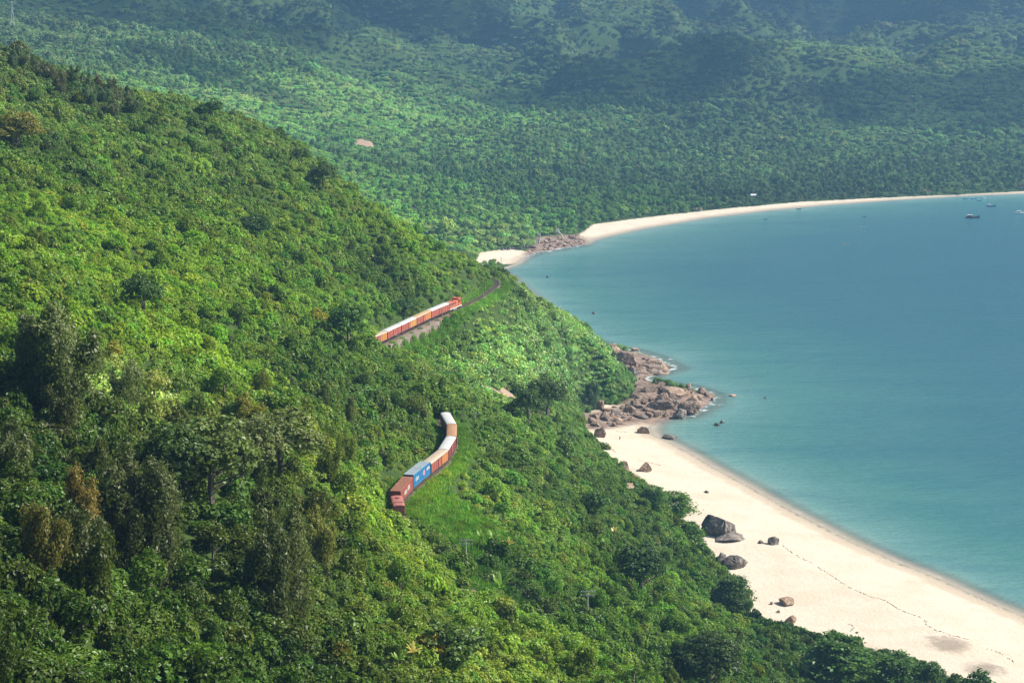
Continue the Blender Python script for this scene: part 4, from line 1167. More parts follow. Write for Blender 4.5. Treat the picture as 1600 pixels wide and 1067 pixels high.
def curved_roof(x0, x1, hw, z0, rise, mat, n=10, ov=.06):
    """arched roof running along x with closed ends and pressed ribs"""
    bm = bmesh.new()
    rings = []
    xs = [x0 - ov]
    k = 9
    for i in range(1, k): 
        xc = x0 + (x1 - x0) * i / k; xs += [xc - .06, xc - .04, xc + .04, xc + .06]
    xs.append(x1 + ov)
    for x_ in xs:
        rib = .035 if any(abs(x_ - (x0 + (x1 - x0) * i / k)) < .05 for i in range(1, k)) else 0
        ring = []
        for j in range(n + 1):
            a = math.pi * j / n
            ring.append(bm.verts.new((x_, -(hw + ov) * math.cos(a), z0 + (rise + rib) * math.sin(a) ** .75)))
        rings.append(ring)
    for a_, b_ in zip(rings[:-1], rings[1:]):
        for j in range(n): bm.faces.new((a_[j], a_[j + 1], b_[j + 1], b_[j]))
    for r_ in (rings[0], rings[-1]): bm.faces.new(r_)
    for a_, b_ in zip(rings[:-1], rings[1:]): bm.faces.new((a_[0], b_[0], b_[-1], a_[-1]))
    bmesh.ops.recalc_face_normals(bm, faces=bm.faces)
    me = D.meshes.new('roof'); bm.to_mesh(me); bm.free(); me.materials.append(mat)
    return me
PI = math.pi
M_ROOF_W = paint('roof_white', (.56, .55, .52), .6, (.34, .28, .22), .45, .5)
M_ROOF_RUST = paint('roof_rusty', (.36, .19, .10), .8, (.45, .31, .17), .6, .7)
M_ROOF_TAN = paint('roof_tan', (.44, .35, .25), .75, (.54, .47, .37), .6, .6)
M_ROOF_ORANGE = paint('roof_ochre', (.46, .31, .17), .75, (.52, .43, .29), .6, .7)
M_RED = paint('boxcar_red', (.34, .085, .06), .7, (.42, .19, .13), .45, .9)
M_DRED = paint('boxcar_dark_red', (.26, .065, .05), .7, (.36, .14, .10), .45, .9)
M_ORANGE = paint('side_orange', (.50, .21, .05), .7, (.38, .13, .07), .45, .9)
M_YELLOW = paint('side_yellow', (.52, .29, .06), .7, (.42, .16, .08), .45, .9)
M_CRED = paint('container_red', (.30, .08, .055), .6, (.52, .20, .13), .5, .8)
M_CROOF = paint('container_roof_rust', (.26, .11, .065), .8, (.42, .22, .13), .6, .8)
M_BLUE = paint('container_blue', (.035, .19, .38), .55, (.12, .36, .58), .4, .7)
M_BLUEROOF = paint('container_blue_roof', (.27, .33, .35), .7, (.52, .48, .40), .5, .7)
M_BLUE_SHADED = paint('container_end_shaded_blue', (.03, .10, .22), .6)  # shade of the end walls put into a darker blue
M_WHITE = paint('lettering_white', (.75, .74, .70), .6, (.5, .3, .24), .3, 1.2)
M_PINK = paint('emblem_pink', (.62, .20, .28), .6)
M_VAN = paint('van_faded_red', (.36, .125, .10), .6, (.58, .28, .22), .5, .7)
M_LOCO = paint('loco_orange', (.50, .11, .045), .5, (.36, .12, .07), .35)
M_LRED = paint('loco_red', (.50, .04, .035), .45)
M_CREAM = paint('loco_cream', (.56, .50, .38), .5, (.35, .28, .2), .35)
M_GREYM = paint('loco_grey', (.32, .33, .34), .6)
M_BLACK = paint('dark_gap', (.012, .012, .014), .7)
M_GLASS = paint('cab_glass', (.03, .04, .05), .08, spec=.6)
def bogie(parent, cx, z=0.0):
    b = link('bogie', me_parts('bogie', [bxf(cx - 1.15, cx + 1.15, s_ * .86 - .07, s_ * .86 + .07, .34, .62) for s_ in (-1, 1)] + [bxf(cx - .2, cx + .2, -.8, .8, .4, .66)], M_IRON), parent=parent)
    wh = None
    for dx in (-.75, .75):
        for s_ in (-1, 1):
            link('wheel', bmesh_faces('wheel', [cylx(cx + dx, s_ * .5 - .06, s_ * .5 + .06, .40, .38)], M_STEEL), parent=b)
def underframe(parent, Ln, z0=.72, z1=.98):
    link('underframe', me_parts('underframe', [bxf(-Ln / 2, Ln / 2, -1.15, 1.15, z1 - .12, z1), bxf(-Ln / 2, Ln / 2, -1.24, -1.15, z0, z1), bxf(-Ln / 2, Ln / 2, 1.15, 1.24, z0, z1),
         bxf(-Ln / 2 - .02, -Ln / 2 + .12, -1.2, 1.2, z0 - .05, z1 + .01), bxf(Ln / 2 - .12, Ln / 2 + .02, -1.2, 1.2, z0 - .05, z1 + .01)], M_IRON), parent=parent)
    for sgn in (-1, 1):
        link('coupler', me_parts('coupler', [bxf(sgn * Ln / 2 - .05, sgn * Ln / 2 + sgn * .42, -.12, .12, .6, .82) if sgn > 0 else bxf(-Ln / 2 - .42, -Ln / 2 + .05, -.12, .12, .6, .82)], M_IRON), parent=parent)
    bogie(parent, -Ln / 2 + 2.3); bogie(parent, Ln / 2 - 2.3)
def put_on_rail(o, s):
    """x axis of the wagon follows the line; seated so that both bogies stand on the rails"""
    p, d = rail_at(s), rail_dir(s)
    a, b = rail_at(s - 4.0), rail_at(s + 4.0)
    mid = (a + b) / 2
    o.location = (mid[0], mid[1], RAIL_Z + .06)
    o.rotation_euler = (0, 0, math.atan2(b[1] - a[1], b[0] - a[0]))
def boxcar(s, Ln, label, panels, roof_mat, end_mat=None, group='boxcars', slats=()):
    """panels: list of (x0,x1,material) along the body from the near end (-x) to the far end (+x); slats = panel indices with open boarding"""
    r = link('boxcar', None); r.empty_display_size = 1
    tag(r, label, 'boxcar', group)
    h, hw = Ln / 2 - .1, 1.22
    z0, z1 = .98, 3.15
    underframe(r, Ln)
    body = link('body', me_parts('body', [bxf(-h, h, -hw + .05, hw - .05, z0, z1)], end_mat or M_DRED), parent=r)
    for i, (a, b, mt) in enumerate(panels):
        xa, xb = -h + 2 * h * a, -h + 2 * h * b
        for sd in (-1, 1):
            y0, y1 = sorted((sd * (hw - .05), sd * hw))
            if i in slats:
                pn = link('side_panel', me_parts('side_panel', [bxf(xa + .03, xb - .03, y0, y1 - .015 if sd > 0 else y1, z0 + .02, z1 - .04)], M_RED), parent=r)
                nb = 6
                for q in range(nb):
                    zz = z0 + .12 + (z1 - z0 - .25) * q / nb
                    yo0, yo1 = sorted((sd * hw, sd * (hw + .05)))
                    link('slat', me_parts('slat', [bxf(xa + .08, xb - .08, yo0, yo1, zz, zz + .21)], mt), parent=pn)
            else:
                link('side_panel', me_parts('side_panel', [bxf(xa + .03, xb - .03, y0, y1, z0 + .02, z1 - .04)], mt), parent=r)
    posts = []
    for i in range(11):
        xc = -h + 2 * h * i / 10
        xc = max(-h + .06, min(h - .06, xc))
        for sd in (-1, 1):
            y0, y1 = sorted((sd * hw, sd * (hw + .07)))
            posts.append(bxf(xc - .05, xc + .05, y0, y1, z0, z1 - .02))
    link('side_post', me_parts('side_post', posts, M_DRED if panels[0][2] is M_DRED else M_RED), parent=r)['kind'] = 'stuff'
    for sd in (-1, 1):
        y0, y1 = sorted((sd * hw, sd * (hw + .1)))
        dr = link('door', me_parts('door', [bxf(-.85, .85, y0, y1, z0 + .05, z1 - .12)], panels[0][2]), parent=r)
        y2, y3 = sorted((sd * (hw + .1), sd * (hw + .14)))
        link('door_rail', me_parts('door_rail', [bxf(-1.9, 1.9, y2 - .05 if sd > 0 else y2, y3 if sd > 0 else y3 + .05, z1 - .11, z1 - .04)], M_IRON), parent=r)
        link('handle', me_parts('handle', [bxf(.55, .62, y2, y3, z0 + .7, z0 + 1.3)], M_IRON), parent=dr)
    link('roof', curved_roof(-h, h, hw, z1, .42, roof_mat), parent=r)
    put_on_rail(r, s)
    return r
def text_mesh(body, size, mat, parent, loc, rot, name='lettering', ext=.004, sx=1.0):
    cu = D.curves.new('lettering_curve', 'FONT'); cu.body = body; cu.size = size; cu.extrude = ext; cu.align_x = 'CENTER'; cu.align_y = 'CENTER'; cu.resolution_u = 2
    t = D.objects.new('lettering_curve', cu); COL.objects.link(t)
    dg = bpy.context.evaluated_depsgraph_get(); dg.update()
    me = D.meshes.new_from_object(t.evaluated_get(dg)); me.name = name
    D.objects.remove(t)
    me.materials.clear(); me.materials.append(mat)
    o = link(name, me, loc, parent, rot=rot); o.scale = (sx, 1, 1)
    return o
def corrug(name, Ln, W_, H_, z0, mat, roof_mat, parent, end_mat=None, pitch=.28):
    """steel container: corrugated sides in real relief"""
    bm = bmesh.new()
    h, hw = Ln / 2, W_ / 2
    xs = []; x_ = -h + .1; st = 0
    prof = []
    while x_ < h - .1:
        prof += [(x_, 0), (x_ + pitch * .3, 0), (x_ + pitch * .5, -.045), (x_ + pitch * .8, -.045)]
        x_ += pitch
    prof = [q for q in prof if q[0] < h - .1] + [(h - .1, 0)]
    for sd in (-1, 1):
        lo = [bm.verts.new((x_, sd * (hw + dy), z0 + .12)) for x_, dy in prof]
        hi = [bm.verts.new((x_, sd * (hw + dy), z0 + H_ - .1)) for x_, dy in prof]
        for i in range(len(prof) - 1): bm.faces.new((lo[i], lo[i + 1], hi[i + 1], hi[i]))
    bmesh.ops.recalc_face_normals(bm, faces=bm.faces)
    me = D.meshes.new('side_wall'); bm.to_mesh(me); bm.free(); me.materials.append(mat)
    link('side_wall', me, parent=parent)
    fr = []
    for sd in (-1, 1):
        y0, y1 = sorted((sd * (hw - .08), sd * (hw + .012)))
        fr += [bxf(-h + .1, h - .1, y0, y1, z0, z0 + .12), bxf(-h + .1, h - .1, y0, y1, z0 + H_ - .1, z0 + H_ - .03)]
        for e in (-1, 1):
            x0, x1 = sorted((e * (h - .1), e * (h + .012)))
            fr.append(bxf(x0, x1, y0, y1, z0, z0 + H_ - .03))
    link('corner_frame', me_parts('corner_frame', fr, mat), parent=parent)
    link('end_wall', me_parts('end_wall', [bxf(-h + .02, -h + .06, -hw + .09, hw - .09, z0 + .02, z0 + H_ - .04), bxf(h - .06, h - .02, -hw + .09, hw - .09, z0 + .02, z0 + H_ - .04)], end_mat or mat), parent=parent)
    rf = [bxf(-h + .02, h - .02, -hw + .03, hw - .03, z0 + H_ - .029, z0 + H_ + .0)]
    n = int(Ln / .55)
    for i in range(n):
        xc = -h + .3 + (Ln - .6) * i / (n - 1)
        rf.append(bxf(xc - .1, xc + .1, -hw + .12, hw - .12, z0 + H_, z0 + H_ + .025))
    link('roof', me_parts('roof', rf, roof_mat), parent=parent)
def flat_wagon(s, Ln, label):
    r = link('flat_wagon', None)
    tag(r, label, 'wagon', 'container flat wagons')
    underframe(r, Ln, .72, 1.0)
    put_on_rail(r, s)
    return r
def container(wag, x_off, Ln, mat, roof_mat, label, end_mat=None, cat='container', group='shipping containers', H_=2.6):
    c_ = link('shipping_container', None)
    tag(c_, label, cat, group)
    rz = wag.rotation_euler.z
    c_.location = (wag.location.x + math.cos(rz) * x_off, wag.location.y + math.sin(rz) * x_off, wag.location.z + 1.003)
    c_.rotation_euler = (0, 0, rz)
    corrug('container', Ln, 2.44, H_, 0, mat, roof_mat, c_, end_mat)
    return c_
RX = (PI / 2, 0, 0)          # lettering on the -y side (the seaward side when the wagon points up the line)
# stations along the line, found from where the wagons meet in the photograph
S_ = [rail_s_of(on(*q, RAIL_Z)[:2]) for q in [(611, 806), (621, 793), (638, 769), (664, 747), (690, 726), (704, 704)]]
sA = S_[1]
w = 12.9
st_red = (S_[1] + S_[2]) / 2
st = [st_red - 10.9, st_red, st_red + w, st_red + 2 * w, st_red + 3 * w, st_red + 4 * w, st_red + 5 * w, st_red + 6 * w]
# brake van with a rounded low roof at the tail
van = link('brake_van', None)
tag(van, 'faded red brake van with low rounded roof at the tail of the near train', 'wagon')
underframe(van, 8.2)
link('body', me_parts('body', [bxf(-3.9, 3.9, -1.2, 1.2, .98, 2.55)], M_VAN, .04), parent=van)
link('roof', curved_roof(-3.9, 3.9, 1.2, 2.55, .34, M_VAN), parent=van)
link('roof_hatch', me_parts('roof_hatch', [bxf(1.3, 2.0, -.35, .35, 2.87, 2.96)], M_BLACK), parent=van)
link('roof_bar', me_parts('roof_bar', [bxf(-1.75, -1.55, -.95, .95, 2.86, 2.94)], M_IRON), parent=van)
for sd in (-1, 1):
    for xx in (-2.4, 0, 2.4):
        y0, y1 = sorted((sd * 1.2, sd * 1.215)); link('window', me_parts('window', [bxf(xx - .35, xx + .35, y0, y1, 1.75, 2.25)], M_GLASS), parent=van)
put_on_rail(van, st[0])
fw = flat_wagon(st[1], 12.7, 'dark flat wagon carrying the rusty red container')
cr = container(fw, 0, 12.19, M_CRED, M_CROOF, 'long rusty red shipping container with faded cream lettering, next to the brake van', M_DRED)
def faded_marks(parent, marks, mat):
    """worn white lettering of which only blotchy strokes are left to see"""
    for x0, x1, z0, z1 in marks:
        n_ = max(2, int((x1 - x0) / .45)); parts = []
        for i in range(n_):
            xa = x0 + (x1 - x0) * i / n_; w_ = (x1 - x0) / n_
            parts += [bxf(xa, xa + .16, -1.262, -1.235, z0, z1), bxf(xa + .16, xa + w_ * .72, -1.262, -1.235, (z1 if i % 2 else z0 + .2) - .2, z1 if i % 2 else z0 + .2)]
        link('lettering', me_parts('lettering', parts, mat), parent=parent)['kind'] = 'stuff'
faded_marks(cr, [(-2.6, -.2, .75, 1.55), (.5, 2.9, .95, 1.85)], M_WHITE)
fb_ = flat_wagon(st[2], 12.7, 'dark flat wagon carrying the two blue containers')
ca = container(fb_, -3.05, 6.02, M_BLUE, M_BLUEROOF, 'blue shipping container at the red container end, with white lettering', M_BLUE_SHADED, H_=2.85)
cb = container(fb_, 3.07, 6.02, M_BLUE, M_BLUEROOF, 'blue shipping container at the boxcar end, with pink round emblem', M_BLUE_SHADED, H_=2.85)
faded_marks(ca, [(-1.6, .6, 1.1, 1.8)], M_WHITE)
faded_marks(cb, [(.2, 2.5, 1.5, 2.1)], M_WHITE)
V_ = [(math.cos(a) * .62, -1.235, math.sin(a) * .62) for a in np.linspace(0, 2 * PI, 20, endpoint=False)]
bm = bmesh.new(); f_ = bm.faces.new([bm.verts.new(v) for v in V_]); r_ = bmesh.ops.extrude_face_region(bm, geom=[f_])
for v in r_['geom']:
    if isinstance(v, bmesh.types.BMVert): v.co.y += .03
me = D.meshes.new('emblem'); bm.to_mesh(me); bm.free(); me.materials.append(M_PINK)
link('emblem', me, (-1.7, 0, 1.5), parent=cb)
boxcar(st[3], 12.6, 'boxcar with tan roof and red sides turning orange, coupled behind the blue containers', [(0, .36, M_RED), (.36, .64, M_RED), (.64, 1, M_ORANGE)], M_ROOF_TAN, M_DRED, slats=(2,))
boxcar(st[4], 12.6, 'dark red boxcar with clean white roof on the bend of the near train', [(0, .5, M_DRED), (.5, 1, M_DRED)], M_ROOF_W)
boxcar(st[5], 12.6, 'boxcar with rust-brown roof following the white roofed one round the bend', [(0, .5, M_DRED), (.5, 1, M_DRED)], M_ROOF_RUST)
boxcar(st[6], 12.6, 'white roofed boxcar half hidden in the bushes at the bend', [(0, .5, M_RED), (.5, 1, M_RED)], M_ROOF_W)
# the far part of the train
SF = [rail_s_of(on(*q, RAIL_Z)[:2]) for q in [(600, 534), (622.5, 523.5), (646.5, 512), (669, 501), (697, 489), (714, 481)]]
print('far stations', [round(b - a, 1) for a, b in zip(SF[:-1], SF[1:])], 'near', [round(b - a, 1) for a, b in zip(S_[:-1], S_[1:])])
L0 = 12.9
def mid(i): return (SF[i] + SF[i + 1]) / 2
def ln(i): return SF[i + 1] - SF[i] - .35
boxcar(SF[0] - 6.6, 12.4, 'first far boxcar coming out of the bushes, pale end wall and ochre roof', [(0, .5, M_RED), (.5, 1, M_ORANGE)], M_ROOF_TAN, M_CREAM)
boxcar(SF[0] - 19.6, 12.4, 'pale ended boxcar almost swallowed by the bushes behind the first far boxcar', [(0, .5, M_RED), (.5, 1, M_RED)], M_ROOF_TAN, M_CREAM)
boxcar(mid(0), ln(0), 'red boxcar with white roof above the stone piers', [(0, .5, M_RED), (.5, 1, M_RED)], M_ROOF_W)
boxcar(mid(1), ln(1), 'red boxcar with white roof and yellow slatted front half', [(0, .5, M_RED), (.5, 1, M_YELLOW)], M_ROOF_W, slats=(1,))
boxcar(mid(2), ln(2), 'red boxcar with ochre roof and orange slatted front half', [(0, .5, M_RED), (.5, 1, M_ORANGE)], M_ROOF_ORANGE, slats=(1,))
boxcar(mid(3), ln(3), 'red boxcar with white roof coupled to the locomotive', [(0, .5, M_RED), (.5, 1, M_RED)], M_ROOF_W)
# locomotive
lo_s = (SF[4] + SF[5]) / 2 + .2
LL = max(10.5, SF[5] - SF[4])
loco = link('locomotive', None)
tag(loco, 'orange diesel locomotive with cream side band and dark red cab front heading the train', 'locomotive')
h = LL / 2
link('frame', me_parts('frame', [bxf(-h, h, -1.3, 1.3, .85, 1.12), bxf(-1.6, 1.6, -1.05, 1.05, .3, .85)], M_GREYM), parent=loco)
link('cream_band', me_parts('cream_band', [bxf(-h + .02, h - .02, -1.325, -1.3, .98, 1.3), bxf(-h + .02, h - .02, 1.3, 1.325, .98, 1.3)], M_CREAM), parent=loco)
link('hood', me_parts('hood', [bxf(-h + .3, h - 2.9, -1.12, 1.12, 1.12, 3.3)], M_LOCO, .12), parent=loco)
link('cab', me_parts('cab', [bxf(h - 2.9, h - .9, -1.28, 1.28, 1.12, 3.75)], M_LOCO, .08), parent=loco)
link('nose', me_parts('nose', [bxf(h - .9, h - .1, -1.1, 1.1, 1.12, 2.5)], M_LRED, .1), parent=loco)
link('cab_roof', me_parts('cab_roof', [bxf(h - 3.0, h - .75, -1.3, 1.3, 3.7, 3.86)], M_LOCO, .05), parent=loco)
for sd in (-1, 1):
    y0, y1 = sorted((sd * 1.28, sd * 1.3)); link('cab_window', me_parts('cab_window', [bxf(h - 2.5, h - 1.3, y0, y1, 2.35, 3.3)], M_GLASS), parent=loco)
    link('windscreen', me_parts('windscreen', [bxf(h - .905, h - .88, sd * .6 - .42, sd * .6 + .42, 2.6, 3.35)], M_GLASS), parent=loco)
    y0, y1 = sorted((sd * 1.12, sd * 1.14))
    for q in range(4):
        gr = link('grille', me_parts('grille', [bxf(-h + .8 + q * 1.4, -h + 1.8 + q * 1.4, y0, y1, 2.2, 3.0)], M_IRON), parent=loco)
    link('headlight', bmesh_faces('headlight', [([(h - .1, sd * .7 + math.cos(a) * .13, 2.1 + math.sin(a) * .13) for a in np.linspace(0, 2 * PI, 12, endpoint=False)] + [(h - .04, sd * .7 + math.cos(a) * .13, 2.1 + math.sin(a) * .13) for a in np.linspace(0, 2 * PI, 12, endpoint=False)], [(k, (k + 1) % 12, 12 + (k + 1) % 12, 12 + k) for k in range(12)] + [tuple(range(12, 24))])], M_CREAM), parent=loco)
    posts = [bxf(x_ - .02, x_ + .02, sd * 1.26 - .02, sd * 1.26 + .02, 1.12, 2.05) for x_ in np.arange(-h + .3, h - 3, 1.1)] + [bxf(-h + .3, h - 3.1, sd * 1.26 - .02, sd * 1.26 + .02, 2.051, 2.09)]
    link('handrail', me_parts('handrail', posts, M_CREAM), parent=loco)
link('exhaust', me_parts('exhaust', [bxf(-.4, .4, -.25, .25, 3.3, 3.55)], M_IRON), parent=loco)
link('fan_housing', me_parts('fan_housing', [bxf(-h + .9, -h + 2.3, -.7, .7, 3.3, 3.45)], M_GREYM, .04), parent=loco)
link('pilot', me_parts('pilot', [bxf(h - .02, h + .2, -1.2, 1.2, .35, .95)], M_CREAM), parent=loco)
bogie(loco, -h + 2.0); bogie(loco, h - 2.0)
put_on_rail(loco, lo_s)

# ------------------------------------------------------------------ stone wall with piers below the far boxcars
wall = link('retaining_wall', None)
tag(wall, 'brown stone retaining wall with piers carrying the line below the far boxcars', 'wall')
s0, s1 = SF[0] - 3, SF[3] + 4
link('parapet', strip('parapet', s0, s1, [2.2, 2.2, 3.4, 3.4], [RAIL_Z - .75, RAIL_Z - .3, RAIL_Z - .3, RAIL_Z - 1.5], 1.5, M_STONE), parent=wall)
k_ = 0
for s in np.arange(s0 + 1, s1 - 1, 4.3):
    p_, d_ = rail_at(s), rail_dir(s); n_ = np.array([d_[1], -d_[0]])
    c_ = p_ + n_ * 2.9
    zb = min(height(c_[0], c_[1]), RAIL_Z - 2) - 3.5
    wd = 2.1 if k_ % 2 else 1.3
    link('pier', mesh_np('pier', *bar_vf((c_[0], c_[1], zb), d_, wd, 1.3, RAIL_Z - 1.52 - zb), M_STONE), parent=wall)
    if k_ % 4 != 2:
        q_ = rail_at(s + 2.15); n2_ = q_ + n_ * 2.95
        link('wall_panel', mesh_np('wall_panel', *bar_vf((n2_[0], n2_[1], zb), d_, 2.9, .7, RAIL_Z - 1.53 - zb), M_STONE), parent=wall)
    k_ += 1
fence = link('fence', None)
tag(fence, 'row of grey concrete fence posts beside the empty track ahead of the locomotive', 'fence')
M_CONC = paint('old_concrete', (.36, .33, .29), .9, (.22, .19, .16), .4, 1.5)
s0, s1 = SF[5] + 4, rail_s_of(on(770, 450, RAIL_Z)[:2])
for s in np.arange(s0, s1, 2.3):
    p_, d_ = rail_at(s), rail_dir(s); n_ = np.array([d_[1], -d_[0]]); c_ = p_ - n_ * 3.3
    link('post', mesh_np('post', *bar_vf((c_[0], c_[1], RAIL_Z - 1.0), d_, .22, .22, 2.5), M_CONC), parent=fence)
for zz in (.5, 1.2):
    link('wire', strip('wire', s0, s1, [-3.31, -3.31, -3.27], [RAIL_Z + zz, RAIL_Z + zz + .04, RAIL_Z + zz + .04], 2.3, M_CONC), parent=fence)

# ------------------------------------------------------------------ telegraph poles
M_POLE = paint('pole_wood', (.28, .23, .18), .9, scale=2)
M_POLEG = paint('pole_grey', (.42, .40, .36), .9, scale=2)
def tele_pole(base, H_, label, arms=2, arm_w=3.0, rz=0., mat=None, group='telegraph poles beside the line'):
    r = link('telegraph_pole', None, tuple(base), rz=rz)
    tag(r, label, 'pole', group)
    V, Fq = tube([(0, 0, -1.5), (0, 0, H_ * .5), (0, 0, H_)], [.17, .14, .1], 8)
    link('shaft', mesh_np('shaft', V, Fq, mat or M_POLE), parent=r)
    for i in range(arms):
        zz = H_ - .25 - i * .8
        ar = link('crossarm', me_parts('crossarm', [bxf(-arm_w / 2, arm_w / 2, -.22, -.1, zz, zz + .16)], mat or M_POLE), parent=r)
        for xx in np.linspace(-arm_w / 2 + .15, arm_w / 2 - .15, 6):
            link('insulator', me_parts('insulator', [bxf(xx - .05, xx + .05, -.2, -.1, zz + .162, zz + .34)], M_WHITE), parent=ar)
    return r
def pole_at(px, ptop, pbase, label, **kw):
    g_ = ground(px, pbase)
    sc_ = project(*g_)[2]
    return tele_pole(g_, max(3, (pbase - ptop) / sc_), label, **kw)
def pole_on(px, ptop, pbase, y, label, **kw):
    """pole whose shown foot is hidden in the growth: stands on the ground at distance y"""
    a_, b_ = ray(px, ptop)
    xx = a_ * y; gz_ = float(height(xx, y))
    return tele_pole((xx, y, gz_), CAM_H + b_ * y - gz_, label, **kw)
pole_at(918, 921, 975, 'weathered telegraph pole with two crossarms standing in the scrub nearest the viewer', arm_w=3.0, mat=M_POLEG)
pole_at(728, 842, 876, 'telegraph pole with double crossarm at the edge of the grassy clearing', arm_w=2.9, mat=M_POLEG)
pole_at(742, 646, 672, 'telegraph pole with one crossarm above the bend of the near train', arms=1, arm_w=3.4, mat=M_POLEG)
pole_at(755, 452, 469, 'dark pole beside the empty track under the ridge', arms=0)
pole_at(691, 482, 500, 'thin pole in front of the white roofed boxcar next to the locomotive', arms=0)
pole_at(672, 504, 520, 'thin pale pole at the end of the stone wall', arms=0, mat=M_POLEG)
pole_at(620, 525, 540, 'short pole with crossarm in front of the stone wall', arms=1, arm_w=2.2)
pole_at(783, 402, 418, 'thin pole on the saddle seen against the small white cove', arms=1, arm_w=1.0)
# ------------------------------------------------------------------ rocks
def rock_mat(name, dark, mid_, light, sc=.35):
    m, nt = new_mat(name)
    p = N(nt, 'ShaderNodeBsdfPrincipled'); p.inputs['Roughness'].default_value = .92; p.inputs['Specular IOR Level'].default_value = .15
    c = ramp(nt, noise_n(nt, sc, 7, .7), [(.32, dark), (.5, mid_), (.68, light)])
    mp = N(nt, 'ShaderNodeMapping'); mp.inputs['Scale'].default_value = (1, 1, .16)
    g = N(nt, 'ShaderNodeNewGeometry'); L(nt, g.outputs['Position'], mp.inputs['Vector'])
    st = maprange(nt, noise_n(nt, 1.3, 4, .6, vec=mp.outputs[0]), .5, .64, 0, .65)
    c = mix(nt, st, c, dark)
    oi = N(nt, 'ShaderNodeObjectInfo')
    c = mix(nt, 1.0, c, math_n(nt, 'MULTIPLY_ADD', oi.outputs['Random'], .5, .75), 'MULTIPLY')
    L(nt, c, p.inputs['Base Color'])
    L(nt, bump(nt, noise_n(nt, 1.1, 7, .7), .7, .5), p.inputs['Normal'])
    finish(nt, p.outputs[0])
    return m
M_RBROWN = rock_mat('rock_brown', (.10, .07, .055), (.29, .205, .15), (.46, .345, .26))
M_RGREY = rock_mat('rock_grey', (.06, .052, .047), (.20, .17, .145), (.40, .33, .27), .3)
M_RTAN = rock_mat('rock_tan', (.16, .10, .07), (.38, .26, .18), (.55, .41, .30))
def rock_mesh(seed, mat, sub=4, ang=.62, strat=.0):
    rr = random.Random(seed)
    bm = bmesh.new(); bmesh.ops.create_icosphere(bm, subdivisions=sub, radius=1)
    cuts = [(Vector((rr.gauss(0, 1), rr.gauss(0, 1), rr.gauss(0, .7))).normalized(), rr.uniform(.42, .85)) for _ in range(15)]
    off = Vector((seed * 2.3, seed * 1.1, seed))
    for v in bm.verts:
        n = v.co.normalized()
        k = 1 + .22 * mnoise.noise(n * 1.4 + off) + .10 * mnoise.noise(n * 3.7 + off)
        c = n * k
        for d, t in cuts:
            q = c.dot(d)
            if q > t: c -= d * (q - t) * ang * 1.6
        cr = abs(mnoise.noise(n * 2.1 + off * 1.3))
        c *= 1 - .16 * max(0, 1 - cr / .06) * (ang > .5)
        c += n * .035 * mnoise.noise(n * 8 + off)
        if c.z < 0:
            q_ = 1 / math.sqrt(max(.2, 1 - min(.8, n.z * n.z)))
            c.x *= q_ * .97; c.y *= q_ * .97
        v.co = c
    me = D.meshes.new('rock'); bm.to_mesh(me); bm.free()
    for p in me.polygons: p.use_smooth = False if ang > .4 else True
    me.materials.append(mat)
    return me
R_BR = [rock_mesh(i, M_RBROWN) for i in range(7)]
R_GR = [rock_mesh(20 + i, M_RGREY, ang=.56) for i in range(5)]
R_TN = [rock_mesh(40 + i, M_RTAN, ang=.55) for i in range(4)]
def rock(px, py, w, h, label, kind='g', i=0, name='boulder', cat='boulder', group=None, rz=None, z=None, sink=.3, deep=1.0, rx=0.):
    """w,h: size in the photograph's pixels; (px,py) = middle of the rock's foot"""
    g_ = on(px, py, z) if z is not None else ground(px, py, 300)
    sc_ = project(*g_)[2]
    W_, H_ = w / sc_, h / sc_
    me = {'g': R_GR, 'b': R_BR, 't': R_TN}[kind]; me = me[i % len(me)]
    dy = W_ * .5 * deep
    o = link(name, me, (g_[0], g_[1] + dy * .55, g_[2] + H_ * .2), rot=(rx, 0, (i * .9 if rz is None else rz)))
    o.scale = (W_ * .5, dy * .9, H_ * .84)
    tag(o, label, cat, group)
    return o
rock(1131, 838, 66, 36, 'largest grey boulder with dark streaks resting on a ledge at the tree edge', 'g', 0, rz=0., sink=.1)
rock(1136, 846, 58, 9, 'flat grey ledge under the largest beach boulder', 'g', 1, name='rock_ledge', cat='rock', rz=0.2)
rock(1150, 890, 44, 26, 'second big dark boulder half under the almond trees', 'g', 2, rz=0.)
rock(1128, 886, 26, 22, 'dark boulder wedged left of the second big boulder', 'g', 3, rz=0.4)
rock(1208, 853, 26, 11, 'low dark rock lying alone on the open sand right of the boulders', 'g', 4, rz=0.)
rock(1188, 850, 12, 5, 'small dark rock touching the low dark rock on open sand', 'g', 1)
rock(1229, 947, 33, 13, 'rounded half buried boulder brown on its sunny side on the lower beach', 't', 0, rz=0.)
rock(1237, 975, 22, 12, 'brown pointed boulder nearest the scrub of the lower beach', 't', 1, rz=.2)
rock(1217, 959, 10, 4, 'small brown stone between the two boulders of the lower beach', 't', 2)
rock(1206, 945, 8, 4, 'tiny stone left of the rounded half buried boulder', 't', 3)
rock(1104, 770, 10, 5, 'small dark stone on bright sand above the largest boulder', 'g', 2)
rock(1008, 678, 24, 10, 'dome shaped brown boulder in the middle of the cove sand', 'b', 1, rz=0.)
rock(1050, 685, 28, 5, 'long flat dark rock awash at the cove waterline', 'g', 0, rz=0., z=.2)
rock(1064, 655, 34, 15, 'square grey boulder block where sand meets the rocky point', 'g', 3, rz=.5)
rock(938, 684, 26, 15, 'dark brown boulder at the tree edge of the cove', 'b', 3, rz=0.)
rock(959, 667, 12, 6, 'small round boulder on sand north of the dark brown boulder', 'b', 2)
rock(924, 662, 12, 8, 'small dark boulder under the bushes at the head of the cove', 'b', 4)
rock(951, 659, 11, 5, 'flat small stone at the upper end of the cove sand', 'b', 5)
